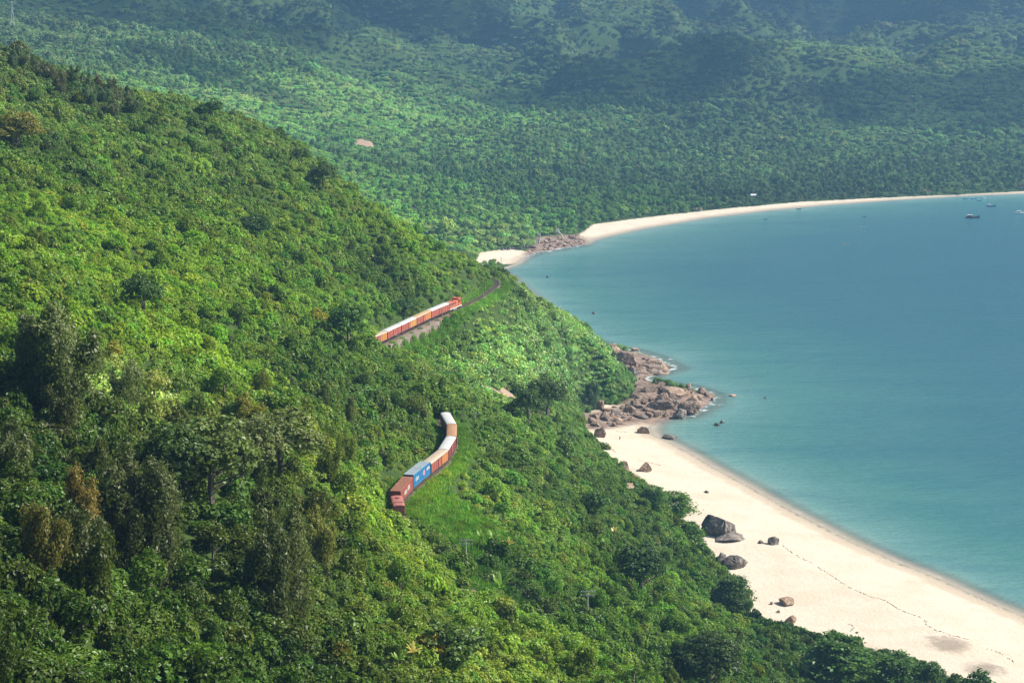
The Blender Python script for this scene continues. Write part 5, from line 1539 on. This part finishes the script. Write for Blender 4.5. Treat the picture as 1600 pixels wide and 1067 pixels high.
rock(905, 671, 14, 10, 'dark round boulder deep in the tree edge of the cove', 'g', 4)
rock(975, 742, 34, 19, 'ragged brown outcrop half on the sand below the feathery trees', 'b', 0, name='outcrop', cat='rock', rz=0.)
rock(1008, 738, 30, 14, 'tan outcrop block stretching onto the sand', 't', 2, name='outcrop', cat='rock', rz=.3)
rock(990, 748, 30, 10, 'low broken rock between the ragged and the tan outcrop', 'b', 4, name='outcrop', cat='rock')
rock(980, 765, 28, 9, 'flat tan slab at the tree edge under the outcrops', 't', 0, name='rock_slab', cat='rock', rz=0.)
rock(1015, 767, 24, 8, 'flat tan slab partly covered by the small layered tree', 't', 1, name='rock_slab', cat='rock')
rock(938, 640, 22, 14, 'pale round boulder among bushes above the cove', 't', 3)
rock(915, 634, 16, 10, 'tan boulder left of the pale round boulder', 't', 0)
# the big slabs of the outer point
rock(1020, 586, 84, 20, 'long sloping brown slab forming the outer point', 'b', 0, name='rock_slab', cat='rock', rz=-.12, deep=.9)
rock(978, 574, 50, 22, 'cracked dark slab behind the long sloping slab', 'b', 1, name='rock_slab', cat='rock', rz=.2, deep=.7)
rock(960, 562, 34, 18, 'pale brown slab at the foot of the headland bushes', 't', 1, name='rock_slab', cat='rock', rz=.1)
rock(990, 588, 34, 16, 'dark low slab in the cleft under the long sloping slab', 'g', 0, name='rock_slab', cat='rock')
rock(1080, 648, 50, 18, 'bulky brown rock mass at the water side of the cove rocks', 'b', 2, name='rock_slab', cat='rock', rz=.1, deep=.8)
rock(1036, 642, 62, 15, 'broad brown rock shelf between the cove and the point', 'b', 3, name='rock_slab', cat='rock', rz=0., deep=.9)
rock(1052, 622, 60, 13, 'tilted pinkish shelf in the middle of the rocky point', 't', 3, name='rock_slab', cat='rock', rz=-.2, deep=.9)
rock(1012, 613, 54, 13, 'brown shelf under the creepers of the headland', 'b', 5, name='rock_slab', cat='rock', rz=.3)
# sea rocks
rock(1075, 607, 19, 9, 'dark square rock in the surf off the rocky point', 'b', 6, name='sea_rock', cat='rock', z=-.2)
rock(1097, 612, 14, 7, 'dark pointed rock just right of the square surf rock', 'g', 2, name='sea_rock', cat='rock', z=-.2)
rock(1114, 627, 11, 6, 'small dark rock at the tip of the surf', 'g', 3, name='sea_rock', cat='rock', z=-.2)
rock(1145, 620, 15, 4, 'low reddish rock awash well off the point', 't', 0, name='sea_rock', cat='rock', z=-.1)
rock(1196, 623, 6, 3, 'tiny outermost rock off the point', 't', 2, name='sea_rock', cat='rock', z=-.1)
rock(1122, 666, 12, 6, 'dark twin rock in the turquoise shallows', 'g', 0, name='sea_rock', cat='rock', z=-.2)
rock(1128, 662, 10, 6, 'dark rock touching the twin rock in the shallows', 'g', 1, name='sea_rock', cat='rock', z=-.2)
rock(1042, 597, 5, 4, 'tiny dark rock in foam between the slabs', 'g', 4, name='sea_rock', cat='rock', z=-.1)
rock(928, 491, 9, 5, 'small pale topped rock in open water off the headland', 'g', 2, name='sea_rock', cat='rock', z=-.2)
rock(856, 434, 7, 3, 'small dark rock in open water near the far cove', 'g', 3, name='sea_rock', cat='rock', z=-.1)
rng = np.random.default_rng(31)
rp = np.array(rocks_near_px, float)
n_r = 0
pxs, pys = rng.uniform(905, 1115, 1500), rng.uniform(543, 675, 1500)
ins = inside(pxs, pys, [tuple(p) for p in rocks_near_px])
for qx, qy in zip(pxs[ins], pys[ins]):
    if n_r >= 215: break
    big_ = rng.uniform() ** 2.2
    wpx = 7 + 22 * big_
    up_ = qy > 630 and qx < 1000
    kd = rng.choice(['b', 'b', 'g', 't'], p=[.35, .3, .1, .25]) if up_ else rng.choice(['b', 'g', 't'], p=[.62, .14, .24])
    cl = {'b': 'brown', 'g': 'dark grey', 't': 'tan'}[kd]
    zone = 'boulder line at the back of the cove' if up_ else ('outer slabs of the point' if qy < 595 else 'jumble of the middle point')
    rock(qx, qy, wpx, wpx * rng.uniform(.24, .46), unique_label(qx, qy, ('small ' if wpx < 9 else 'large ' if wpx > 16 else '') + cl + ' rock'), kd, int(rng.integers(0, 7)), name='rock', cat='rock', group=f'{cl} rocks of the {zone}', rz=float(rng.uniform(0, 3)))
    n_r += 1
# far rocky tongue between the small cove and the long beach
n_r = 0
pxs, pys = rng.uniform(820, 918, 600), rng.uniform(368, 396, 600)
ins = inside(pxs, pys, [(822, 395), (835, 386), (850, 378), (880, 372), (905, 369), (917, 376), (912, 383), (870, 389), (840, 394)])
for qx, qy in zip(pxs[ins], pys[ins]):
    if n_r >= 70: break
    wpx = rng.uniform(4, 13)
    kd = rng.choice(['b', 't'], p=[.4, .6])
    rock(qx, qy, wpx, wpx * rng.uniform(.25, .45), unique_label(qx, qy, ('small ' if wpx < 8 else '') + ('tan' if kd == 't' else 'brown') + ' rock'), kd, int(rng.integers(0, 7)), name='rock', cat='rock', group=('tan' if kd == 't' else 'brown') + ' rocks of the far tongue', rz=float(rng.uniform(0, 3)))
    n_r += 1
for i in range(14):
    qx = 786 + i * 3.6
    rock(qx, 391 - i * .25 + rng.uniform(-1, 1), rng.uniform(4, 8), rng.uniform(3, 5), ['first','second','third','fourth','fifth','sixth','seventh','eighth','ninth','tenth','eleventh','twelfth','thirteenth','fourteenth'][i] + ' grey rock from the left in the row behind the small far cove', 'g', i, name='rock', cat='rock', group='grey rocks behind the small far cove')

# ------------------------------------------------------------------ driftwood and lines of weed on the sand
M_WEED = paint('dry_weed', (.15, .11, .075), .95, scale=3)
def weed_line(px_pts, label, wpx=1.2, seed=0):
    rr = np.random.default_rng(seed)
    P = catmull([ground(*p, 300) for p in px_pts], 14)
    parts = []
    for a_, b_ in zip(P[:-1], P[1:]):
        if rr.uniform() < .35: continue
        d_ = (b_ - a_)[:2]; Ls = np.hypot(*d_)
        m_ = (a_ + b_) / 2 + [*rr.normal(0, .25, 2), 0]
        parts.append(bar_vf((m_[0], m_[1], height(m_[0], m_[1]) + .02), d_ + rr.normal(0, .15 * Ls, 2), Ls * rr.uniform(.7, 1.1), rr.uniform(.10, .3), .06))
    V, Fq = join_vf(parts)
    tag(link('weed_line', mesh_np('weed_line', V, Fq, M_WEED)), label, 'seaweed', kind='stuff')
weed_line([(1222, 852), (1245, 868), (1275, 885), (1300, 900), (1330, 920), (1360, 932), (1380, 938), (1405, 952), (1440, 966), (1452, 980), (1480, 990), (1515, 1000)], 'thin dark wavy line of seaweed running down the lower beach', seed=1)
weed_line([(1535, 1012), (1560, 1020), (1585, 1035)], 'short broken seaweed line near the right lower beach', seed=2)
weed_line([(1325, 975), (1333, 980), (1330, 987)], 'short curved weed trace in front of the scrub', seed=3)
weed_line([(963, 674), (972, 675), (980, 675)], 'small strip of weed on the cove sand', seed=4)
weed_line([(1000, 720), (1020, 724), (1040, 730)], 'faint weed trace below the cove boulders', seed=5)
weed_line([(945, 692), (955, 700), (962, 708)], 'debris trail on the sand edge of the cove', seed=6)

# stained damp hollow on the lower beach: its own thin sheet of dark silt
m, nt = new_mat('silt')
p = N(nt, 'ShaderNodeBsdfPrincipled'); p.inputs['Roughness'].default_value = .8
L(nt, ramp(nt, noise_n(nt, .35, 5), [(.35, (.20, .15, .11)), (.6, (.34, .26, .20))]), p.inputs['Base Color'])
tr = N(nt, 'ShaderNodeBsdfTransparent'); sm = N(nt, 'ShaderNodeMixShader')
tc = N(nt, 'ShaderNodeTexCoord'); ln_ = N(nt, 'ShaderNodeVectorMath', operation='LENGTH'); L(nt, tc.outputs['Object'], ln_.inputs[0])
fall = math_n(nt, 'ADD', math_n(nt, 'MULTIPLY', ln_.outputs['Value'], -1.), math_n(nt, 'MULTIPLY_ADD', noise_n(nt, .22, 5, .7), 1.5, .15))
L(nt, maprange(nt, fall, .0, .6, 0, .42), sm.inputs[0]); L(nt, tr.outputs[0], sm.inputs[1]); L(nt, p.outputs[0], sm.inputs[2]); finish(nt, sm.outputs[0])
for (qx, qy, rx_, ry_, lab) in [(1480, 1008, 8.5, 11, 'brown damp stain of silt on the lower beach'), (1540, 1048, 9, 7, 'grey brown damp stain at the bottom edge of the beach')]:
    c_ = on(qx, qy, 2.6)
    n_ = 24
    gx_, gy_ = np.meshgrid(np.linspace(-1, 1, n_), np.linspace(-1, 1, n_))
    hz = height(c_[0] + gx_ * rx_, c_[1] + gy_ * ry_) + .05
    i_ = np.arange((n_ - 1) * n_).reshape(n_ - 1, n_)[:, :-1].ravel()
    o_ = link('damp_stain', mesh_np('damp_stain', np.stack([gx_, gy_, hz], -1).reshape(-1, 3), np.stack([i_, i_ + 1, i_ + n_ + 1, i_ + n_], 1), m), (c_[0], c_[1], 0))
    # object coordinates: z scaled flat so the stain fades by plan distance
    for v in o_.data.vertices: v.co.z *= 1.0
    o_.scale = (rx_, ry_, 1)
    zm = float(hz.mean())
    for v in o_.data.vertices: v.co.z -= zm
    o_.location.z = zm
    tag(o_, lab, 'stain', kind='stuff')

# bare red earth scar on the valley slope, with its cut
M_EARTH = paint('red_earth', (.33, .22, .155), .95, (.22, .15, .10), .4, .1)
def patch(name, px, py, w_, d_, lab, cat, mat, rise=.6, seed=0, near=300):
    c_ = ground(px, py, near)
    n_ = 22
    bm = bmesh.new(); ctr = None
    rings = []
    rr = random.Random(seed)
    ph = [rr.uniform(0, 6) for _ in range(3)]
    for ri in range(1, 7):
        ring = []
        for k in range(n_):
            a = 2 * PI * k / n_
            r_ = ri / 6 * (1 + .18 * math.sin(2 * a + ph[0]) + .1 * math.sin(5 * a + ph[1]))
            xx, yy = c_[0] + math.cos(a) * w_ * r_, c_[1] + math.sin(a) * d_ * r_
            ring.append(bm.verts.new((xx - c_[0], yy - c_[1], float(height(xx, yy)) - c_[2] + rise * (1 - (ri / 6) ** 4) - .3 * (ri == 6) + .25 * mnoise.noise(Vector((xx, yy, 0)) * .3))))
        rings.append(ring)
    ctr = bm.verts.new((0, 0, rise))
    for k in range(n_): bm.faces.new((ctr, rings[0][k], rings[0][(k + 1) % n_]))
    for a_, b_ in zip(rings[:-1], rings[1:]):
        for k in range(n_): bm.faces.new((a_[k], b_[k], b_[(k + 1) % n_], a_[(k + 1) % n_]))
    bmesh.ops.recalc_face_normals(bm, faces=bm.faces)
    me = D.meshes.new(name); bm.to_mesh(me); bm.free(); me.materials.append(mat)
    return tag(link(name, me, tuple(c_)), lab, cat, kind='structure')
patch('bare_earth', 569, 226, 8.5, 24, 'small patch of bare red earth on the valley slope', 'earth', M_EARTH, 1.2, 3, 1300)
M_SCAR = paint('scar_earth', (.34, .24, .17), .95, (.22, .17, .10), .5, .2)
for i, b_ in enumerate(bare[:3]):
    px_, py_, _s = project(*b_)
    patch('bare_earth', px_, py_, 5.0, 8.0, 'brown bare earth scar on the slope above the cove', 'earth', M_SCAR, .5, 5 + i)

# ------------------------------------------------------------------ dead trees on the far tongue
M_DEAD = paint('dead_wood', (.50, .46, .42), .9, (.3, .26, .22), .4, .5)
def dead_tree(px, py, hpx, label, seed, lean):
    g_ = ground(px, py, 900); sc_ = project(*g_)[2]; H_ = hpx / sc_
    rr = random.Random(seed)
    r = link('dead_tree', None, tuple(g_)); tag(r, label, 'tree')
    path = [(lean * t ** 1.5 * H_, 0, H_ * (t - (.4 * t ** 3 if abs(lean) > .5 else 0)) - .5 * (t == 0)) for t in (0, .3, .6, .85, 1)]
    V, Fq = tube(path, [.75, .6, .5, .35, .15], 7); link('trunk', mesh_np('trunk', V, Fq, M_DEAD), parent=r)
    for i in range(6):
        t = rr.uniform(.25, .9); b = Vector((lean * t ** 1.5 * H_, 0, H_ * t * .95))
        e = b + Vector((rr.uniform(-.45, .45) * H_, rr.uniform(-.3, .3) * H_, rr.uniform(.1, .5) * H_))
        V, Fq = tube([b, b.lerp(e, .5) + Vector((0, 0, .3)), e], [.35, .25, .08], 5); link('branch', mesh_np('branch', V, Fq, M_DEAD), parent=r)
dead_tree(842, 381, 17, 'bleached dead trunk with forked limbs at the far small cove', 1, .15)
dead_tree(879, 372, 15, 'bleached fallen tree arching over the far rocky tongue', 2, -.9)

# ------------------------------------------------------------------ boats, floats, huts
M_HULLB = paint('hull_blue', (.03, .13, .24), .5); M_HULLD = paint('hull_dark', (.03, .04, .05), .6)
M_CABW = paint('cabin_white', (.75, .77, .78), .5); M_CABR = paint('cabin_red', (.55, .14, .10), .6); M_HULLC = paint('hull_bright_blue', (.05, .30, .55), .5)
M_NET = paint('net_brown', (.2, .15, .1), .9)
def boat(px, py, Lpx, label, hull=M_HULLB, cabm=M_CABW, cabin=True, rz=0., flip=1, mast=True, z=0.):
    g_ = on(px, py, z); sc_ = project(*g_)[2]; Ln = Lpx / sc_; W_ = Ln * .24; H_ = Ln * .13
    r = link('fishing_boat', None, (g_[0], g_[1], z), rz=rz); r.scale = (flip, 1, 1)
    tag(r, label, 'boat', 'boats of the bay')
    bm = bmesh.new(); rings = []
    for t in np.linspace(-1, 1, 13):
        wd = W_ / 2 * (1 - max(0, t) ** 2.6) * (1 - .25 * max(0, -t) ** 3) + .02
        sh = H_ * (.75 + .75 * max(0, t) ** 2 + .2 * max(0, -t) ** 2)
        bot = -H_ * .35 * (1 - max(0, t) ** 4)
        x_ = t * Ln / 2 + .0
        rings.append([bm.verts.new(v) for v in ((x_, -wd, sh), (x_, -wd * .8, bot * .2 + .05), (x_, 0, bot), (x_, wd * .8, bot * .2 + .05), (x_, wd, sh), (x_, wd * .88, sh - .12 * H_), (x_, -wd * .88, sh - .12 * H_))])
    for a_, b_ in zip(rings[:-1], rings[1:]):
        for k in range(7): bm.faces.new((a_[k], a_[(k + 1) % 7], b_[(k + 1) % 7], b_[k]))
    bm.faces.new(rings[0]); bm.faces.new(rings[-1])
    bmesh.ops.recalc_face_normals(bm, faces=bm.faces)
    me = D.meshes.new('hull'); bm.to_mesh(me); bm.free(); me.materials.append(hull); link('hull', me, parent=r)
    if cabin:
        link('cabin', me_parts('cabin', [bxf(-Ln * .36, -Ln * .08, -W_ * .34, W_ * .34, H_ * .6, H_ * 1.75)], cabm), parent=r)
        link('cabin_roof', me_parts('cabin_roof', [bxf(-Ln * .39, -Ln * .04, -W_ * .4, W_ * .4, H_ * 1.752, H_ * 1.87)], M_CABW), parent=r)
        for sd in (-1, 1):
            y0, y1 = sorted((sd * W_ * .34, sd * W_ * .352)); link('window', me_parts('window', [bxf(-Ln * .3, -Ln * .14, y0, y1, H_ * 1.15, H_ * 1.5)], M_GLASS), parent=r)
    if mast:
        V, Fq = tube([(Ln * .12, 0, H_ * .3), (Ln * .12, 0, H_ * 2.6)], [.09, .05], 6); link('mast', mesh_np('mast', V, Fq, M_NET), parent=r)
    return r
boat(1549, 323, 15, 'dark blue fishing boat with white wheelhouse off the far beach')
boat(1520, 341, 22, 'long dark fishing boat with reddish cabin, low in the water', M_HULLD, M_CABR)
boat(1596, 334, 20, 'pale fishing boat cut by the right border', M_CABW, M_CABW)
boat(1350, 339, 6, 'small dark rowing boat alone in the middle of the bay', M_HULLD, cabin=False, mast=False)
boat(1196, 343, 6, 'small dark boat just off the long far beach', M_HULLD, cabin=False, mast=False)
boat(1248, 327, 7, 'small dark boat drawn up to the waterline of the far beach', M_HULLD, cabin=False, mast=False, z=.2)
boat(1509, 311, 9, 'bright blue boat moored left of two others at the far waterline', M_HULLC, M_HULLC, mast=False)
boat(1522, 311, 10, 'bright blue boat with white cabin in the moored row', M_HULLC, M_CABW)
boat(1536, 310, 9, 'pale blue boat at the right of the moored row', M_CABW, M_HULLC, mast=False)
boat(1530, 314, 7, 'teal skiff lying just seaward of the moored row', M_HULLB, cabin=False, mast=False)
M_BAMBOO = paint('bamboo', (.45, .42, .36), .8)
for i, (qx, qy, hp, lab) in enumerate([(1346, 364, 11, 'left one of two pale net poles standing in the bay'), (1352, 364, 11, 'right one of two pale net poles standing in the bay')]):
    g_ = on(qx, qy, 0); H_ = hp / project(*g_)[2]
    r = link('net_pole', None, tuple(g_)); tag(r, lab, 'pole', 'net poles in the bay')
    V, Fq = tube([(0, 0, -3), (.1, 0, H_)], [.16, .1], 6); link('shaft', mesh_np('shaft', V, Fq, M_BAMBOO), parent=r)
    link('marker', me_parts('marker', [bxf(-.35, .35, -.03, .03, H_ - .7, H_ - .1)], M_CABW), parent=r)
g_ = on(1321, 383, 0); sc_ = project(*g_)[2]
r = link('fish_raft', None, tuple(g_)); tag(r, 'faint floating net raft frame in the middle of the bay', 'raft')
for yy in (-2, 2): link('float_pole', me_parts('float_pole', [bxf(-2.8, 2.8, yy - .15, yy + .15, -.1, .22)], M_BAMBOO), parent=r)
for xx in (-2, 0, 2): link('cross_pole', me_parts('cross_pole', [bxf(xx - .1, xx + .1, -2.3, 2.3, .222, .4)], M_BAMBOO), parent=r)
V, Fq = tube([(0, 0, .2), (0, 0, 3.4)], [.1, .06], 6); link('post', mesh_np('post', V, Fq, M_BAMBOO), parent=r)
M_TILE = paint('hut_tile', (.26, .12, .08), .8); M_WALLW = paint('hut_wall', (.78, .76, .70), .8); M_TIN = paint('tin_roof', (.70, .70, .68), .4)
def hut(px, py, wpx, label, roofm, rz=.2):
    g_ = ground(px, py, 1200); sc_ = project(*g_)[2]; W_ = wpx / sc_; D_ = W_ * .6; H_ = W_ * .32
    r = link('hut', None, tuple(g_), rz=rz); tag(r, label, 'hut')
    link('wall', me_parts('wall', [bxf(-W_ / 2, W_ / 2, -D_ / 2, D_ / 2, -1, H_)], M_WALLW), parent=r)
    V = [(-W_ * .56, -D_ * .6, H_), (W_ * .56, -D_ * .6, H_), (W_ * .56, 0, H_ * 1.7), (-W_ * .56, 0, H_ * 1.7), (-W_ * .56, D_ * .6, H_), (W_ * .56, D_ * .6, H_)]
    link('roof', bmesh_faces('roof', [(V, [(0, 1, 2, 3), (3, 2, 5, 4), (0, 3, 4, 4), (1, 5, 2, 2), (0, 4, 5, 1)])], roofm), parent=r)
    link('door', me_parts('door', [bxf(-W_ * .08, W_ * .08, -D_ / 2 - .04, -D_ / 2, -.2, H_ * .8)], M_BLACK), parent=r)
    for sg in (-1, 1): link('window', me_parts('window', [bxf(sg * W_ * .3 - W_ * .07, sg * W_ * .3 + W_ * .07, -D_ / 2 - .04, -D_ / 2, H_ * .35, H_ * .75)], M_GLASS), parent=r)
hut(1177, 309, 9, 'white hut with pale roof among palms behind the far beach', M_TIN)
hut(1165, 317, 8, 'small pale shed below the white hut', M_TIN)
hut(1369, 301, 8, 'tiny white hut at the far beach edge under tall trees', M_TIN)
hut(1448, 303, 10, 'red roofed shed at the far beach under the trees', M_TILE)
hut(1600, 297, 14, 'brown roofed beach shelter at the right border', M_TILE)
hut(1092, 331, 9, 'low reddish shelter at the left end of the far beach', M_TILE)

# ------------------------------------------------------------------ the figure standing on the cove sand
g_ = ground(968.5, 688, 500)
M_SKIN = paint('skin', (.42, .25, .17), .6); M_DARKC = paint('dark_clothes', (.02, .022, .03), .8); M_HAIR = paint('dark_hair', (.012, .01, .01), .6)
pr = link('person', None, tuple(g_), rz=.3)
tag(pr, 'person in dark clothes standing alone on the cove sand', 'person')
v = [(0, 0, .92), (0, 0, 1.12), (0, 0, 1.36), (0, 0, 1.48), (0, -.01, 1.56), (0, -.015, 1.64), (0, -.01, 1.70),
     (.19, 0, 1.38), (.24, .01, 1.1), (.25, -.04, .86), (.25, -.06, .77), (-.19, 0, 1.38), (-.24, .01, 1.1), (-.25, -.04, .86), (-.25, -.06, .77),
     (.09, 0, .86), (.1, -.01, .48), (.11, .02, .09), (.11, -.13, .03), (-.09, 0, .86), (-.11, .03, .48), (-.13, .08, .09), (-.13, -.07, .03)]
e = [(0, 1), (1, 2), (2, 3), (3, 4), (4, 5), (5, 6), (2, 7), (7, 8), (8, 9), (9, 10), (2, 11), (11, 12), (12, 13), (13, 14), (0, 15), (15, 16), (16, 17), (17, 18), (0, 19), (19, 20), (20, 21), (21, 22)]
rad = [.14, .13, .15, .055, .085, .10, .07, .06, .045, .032, .035, .06, .045, .032, .035, .085, .06, .04, .035, .085, .06, .04, .035]
def add_skin_layer(me):
    bm = bmesh.new(); bm.from_mesh(me); bm.verts.layers.skin.verify(); bm.to_mesh(me); bm.free()
def skin_body(name, verts, edges, radii, mat, parent, root=0, sub=2):
    me = D.meshes.new(name); me.from_pydata(verts, edges, []); me.materials.append(mat)
    add_skin_layer(me)
    o = link(name, me, parent=parent)
    for i, r_ in enumerate(radii): me.skin_vertices[0].data[i].radius = (r_, r_)
    me.skin_vertices[0].data[root].use_root = True
    o.modifiers.new('skin', 'SKIN')
    s_ = o.modifiers.new('sub', 'SUBSURF'); s_.levels = sub; s_.render_levels = sub
    return o
body = skin_body('body', v, e, rad, M_SKIN, pr)
skin_body('shirt', [(0, 0, .88), (0, 0, 1.12), (0, 0, 1.38), (.2, 0, 1.37), (.235, .01, 1.18), (-.2, 0, 1.37), (-.235, .01, 1.18)], [(0, 1), (1, 2), (2, 3), (3, 4), (2, 5), (5, 6)], [.16, .15, .165, .075, .065, .075, .065], M_DARKC, pr, 1)
skin_body('trousers', [(0, 0, .92), (.09, 0, .84), (.1, -.01, .48), (.11, .02, .14), (-.09, 0, .84), (-.11, .03, .48), (-.13, .08, .14)], [(0, 1), (1, 2), (2, 3), (0, 4), (4, 5), (5, 6)], [.15, .1, .075, .06, .1, .075, .06], M_DARKC, pr)
hr = link('hair', lumpy('hair', (.105, .115, .10), 5, 2, .1, 2, M_HAIR), (0, .015, 1.70), parent=pr)

# ------------------------------------------------------------------ banana plants on the spur and in the clearing
def blade(Ln, W_, rr):
    """arched banana leaf with a folded midrib"""
    V, Fq = [], []
    n_ = 8
    up_, dr = rr.uniform(.8, 1.5), rr.uniform(.4, 1.1)
    for i in range(n_ + 1):
        t = i / n_
        x_ = Ln * t * (.75 + .1 * dr); z_ = Ln * (up_ * t - dr * t * t * .8)
        w_ = W_ * math.sin(PI * min(1, t * .92 + .06)) ** .6 * (.2 if t < .08 else 1)
        V += [(x_, -w_, z_ - w_ * .35), (x_, 0, z_), (x_, w_, z_ - w_ * .35)]
        if i:
            b = 3 * (i - 1); Fq += [(b, b + 1, b + 4, b + 3), (b + 1, b + 2, b + 5, b + 4)]
    return V, Fq
M_BAN = leaf_mat('banana_leaf', .3, .02, .1, (.20, .33, .05)); M_BANY = leaf_mat('banana_leaf_dry', .3, .05, .1, (.52, .42, .10)); M_STEM = paint('banana_stem', (.25, .28, .10), .8)
def banana(px, py, hpx, label, seed, mat=M_BAN, n_=8, y=None):
    g_ = ground(px, py); sc_ = project(*g_)[2]; H_ = hpx / sc_
    rr = random.Random(seed)
    r = link('banana_plant', None, (g_[0], g_[1], g_[2] + 1.4), rz=rr.uniform(0, 6)); tag(r, label, 'plant', 'banana plants')
    V, Fq = tube([(0, 0, -1.8), (0, 0, H_ * .5)], [.2, .12], 7); link('stem', mesh_np('stem', V, Fq, M_STEM), parent=r)
    for i in range(n_):
        V, Fq = blade(H_ * rr.uniform(.4, .62), H_ * .075, rr)
        o = link('leaf', mesh_np('leaf', V, Fq, mat, True), (0, 0, H_ * .45), parent=r, rot=(0, rr.uniform(-.3, .2), 2 * PI * i / n_ + rr.uniform(-.3, .3)))
banana(782, 950, 42, 'banana plant with long arching leaves on the spur edge before the grassy strip', 1)
banana(645, 1052, 34, 'yellowing banana plant near the bottom edge of the spur', 2, M_BANY)
banana(622, 1062, 30, 'green banana plant left of the yellowing one at the bottom edge', 3)
banana(770, 868, 30, 'banana plant behind the grassy clearing, next to the crossarm pole', 4)
banana(795, 873, 26, 'yellow-green banana plant at the right end of the clearing', 5, M_BANY)
banana(752, 862, 24, 'small banana plant directly right of the crossarm pole', 6)
banana(960, 850, 22, 'yellowish banana plant on the slope above the black round tree', 7, M_BANY)
banana(945, 865, 20, 'small banana plant at the foot of the yellowish one', 8)

# ------------------------------------------------------------------ pylon on the far left ridge
g_ = ground(20, 44, 1300)
sc_ = project(*g_)[2]; H_ = 40 / sc_
r = link('power_pylon', None, tuple(g_)); tag(r, 'faint grey lattice power pylon in the upper left corner', 'pylon')
M_GALV = paint('galvanised', (.5, .52, .53), .5)
lv = [(0, 1.9), (.35, 1.2), (.7, .6), (1, .35)]
parts = []
for (t0_, w0), (t1_, w1) in zip(lv[:-1], lv[1:]):
    for sx_, sy_ in ((-1, -1), (1, -1), (1, 1), (-1, 1)):
        parts.append(tube([(sx_ * w0, sy_ * w0, H_ * t0_), (sx_ * w1, sy_ * w1, H_ * t1_)], [.16, .14], 4))
        nx_, ny_ = -sy_, sx_
        parts.append(tube([(sx_ * w0, sy_ * w0, H_ * t0_), (nx_ * w1, ny_ * w1, H_ * t1_)], [.09, .09], 4))
link('lattice', mesh_np('lattice', *join_vf(parts), M_GALV), parent=r)
for zz in (.72, .84, .96): link('crossarm', me_parts('crossarm', [bxf(-3.4, 3.4, -.15, .15, H_ * zz, H_ * zz + .3)], M_GALV), parent=r)
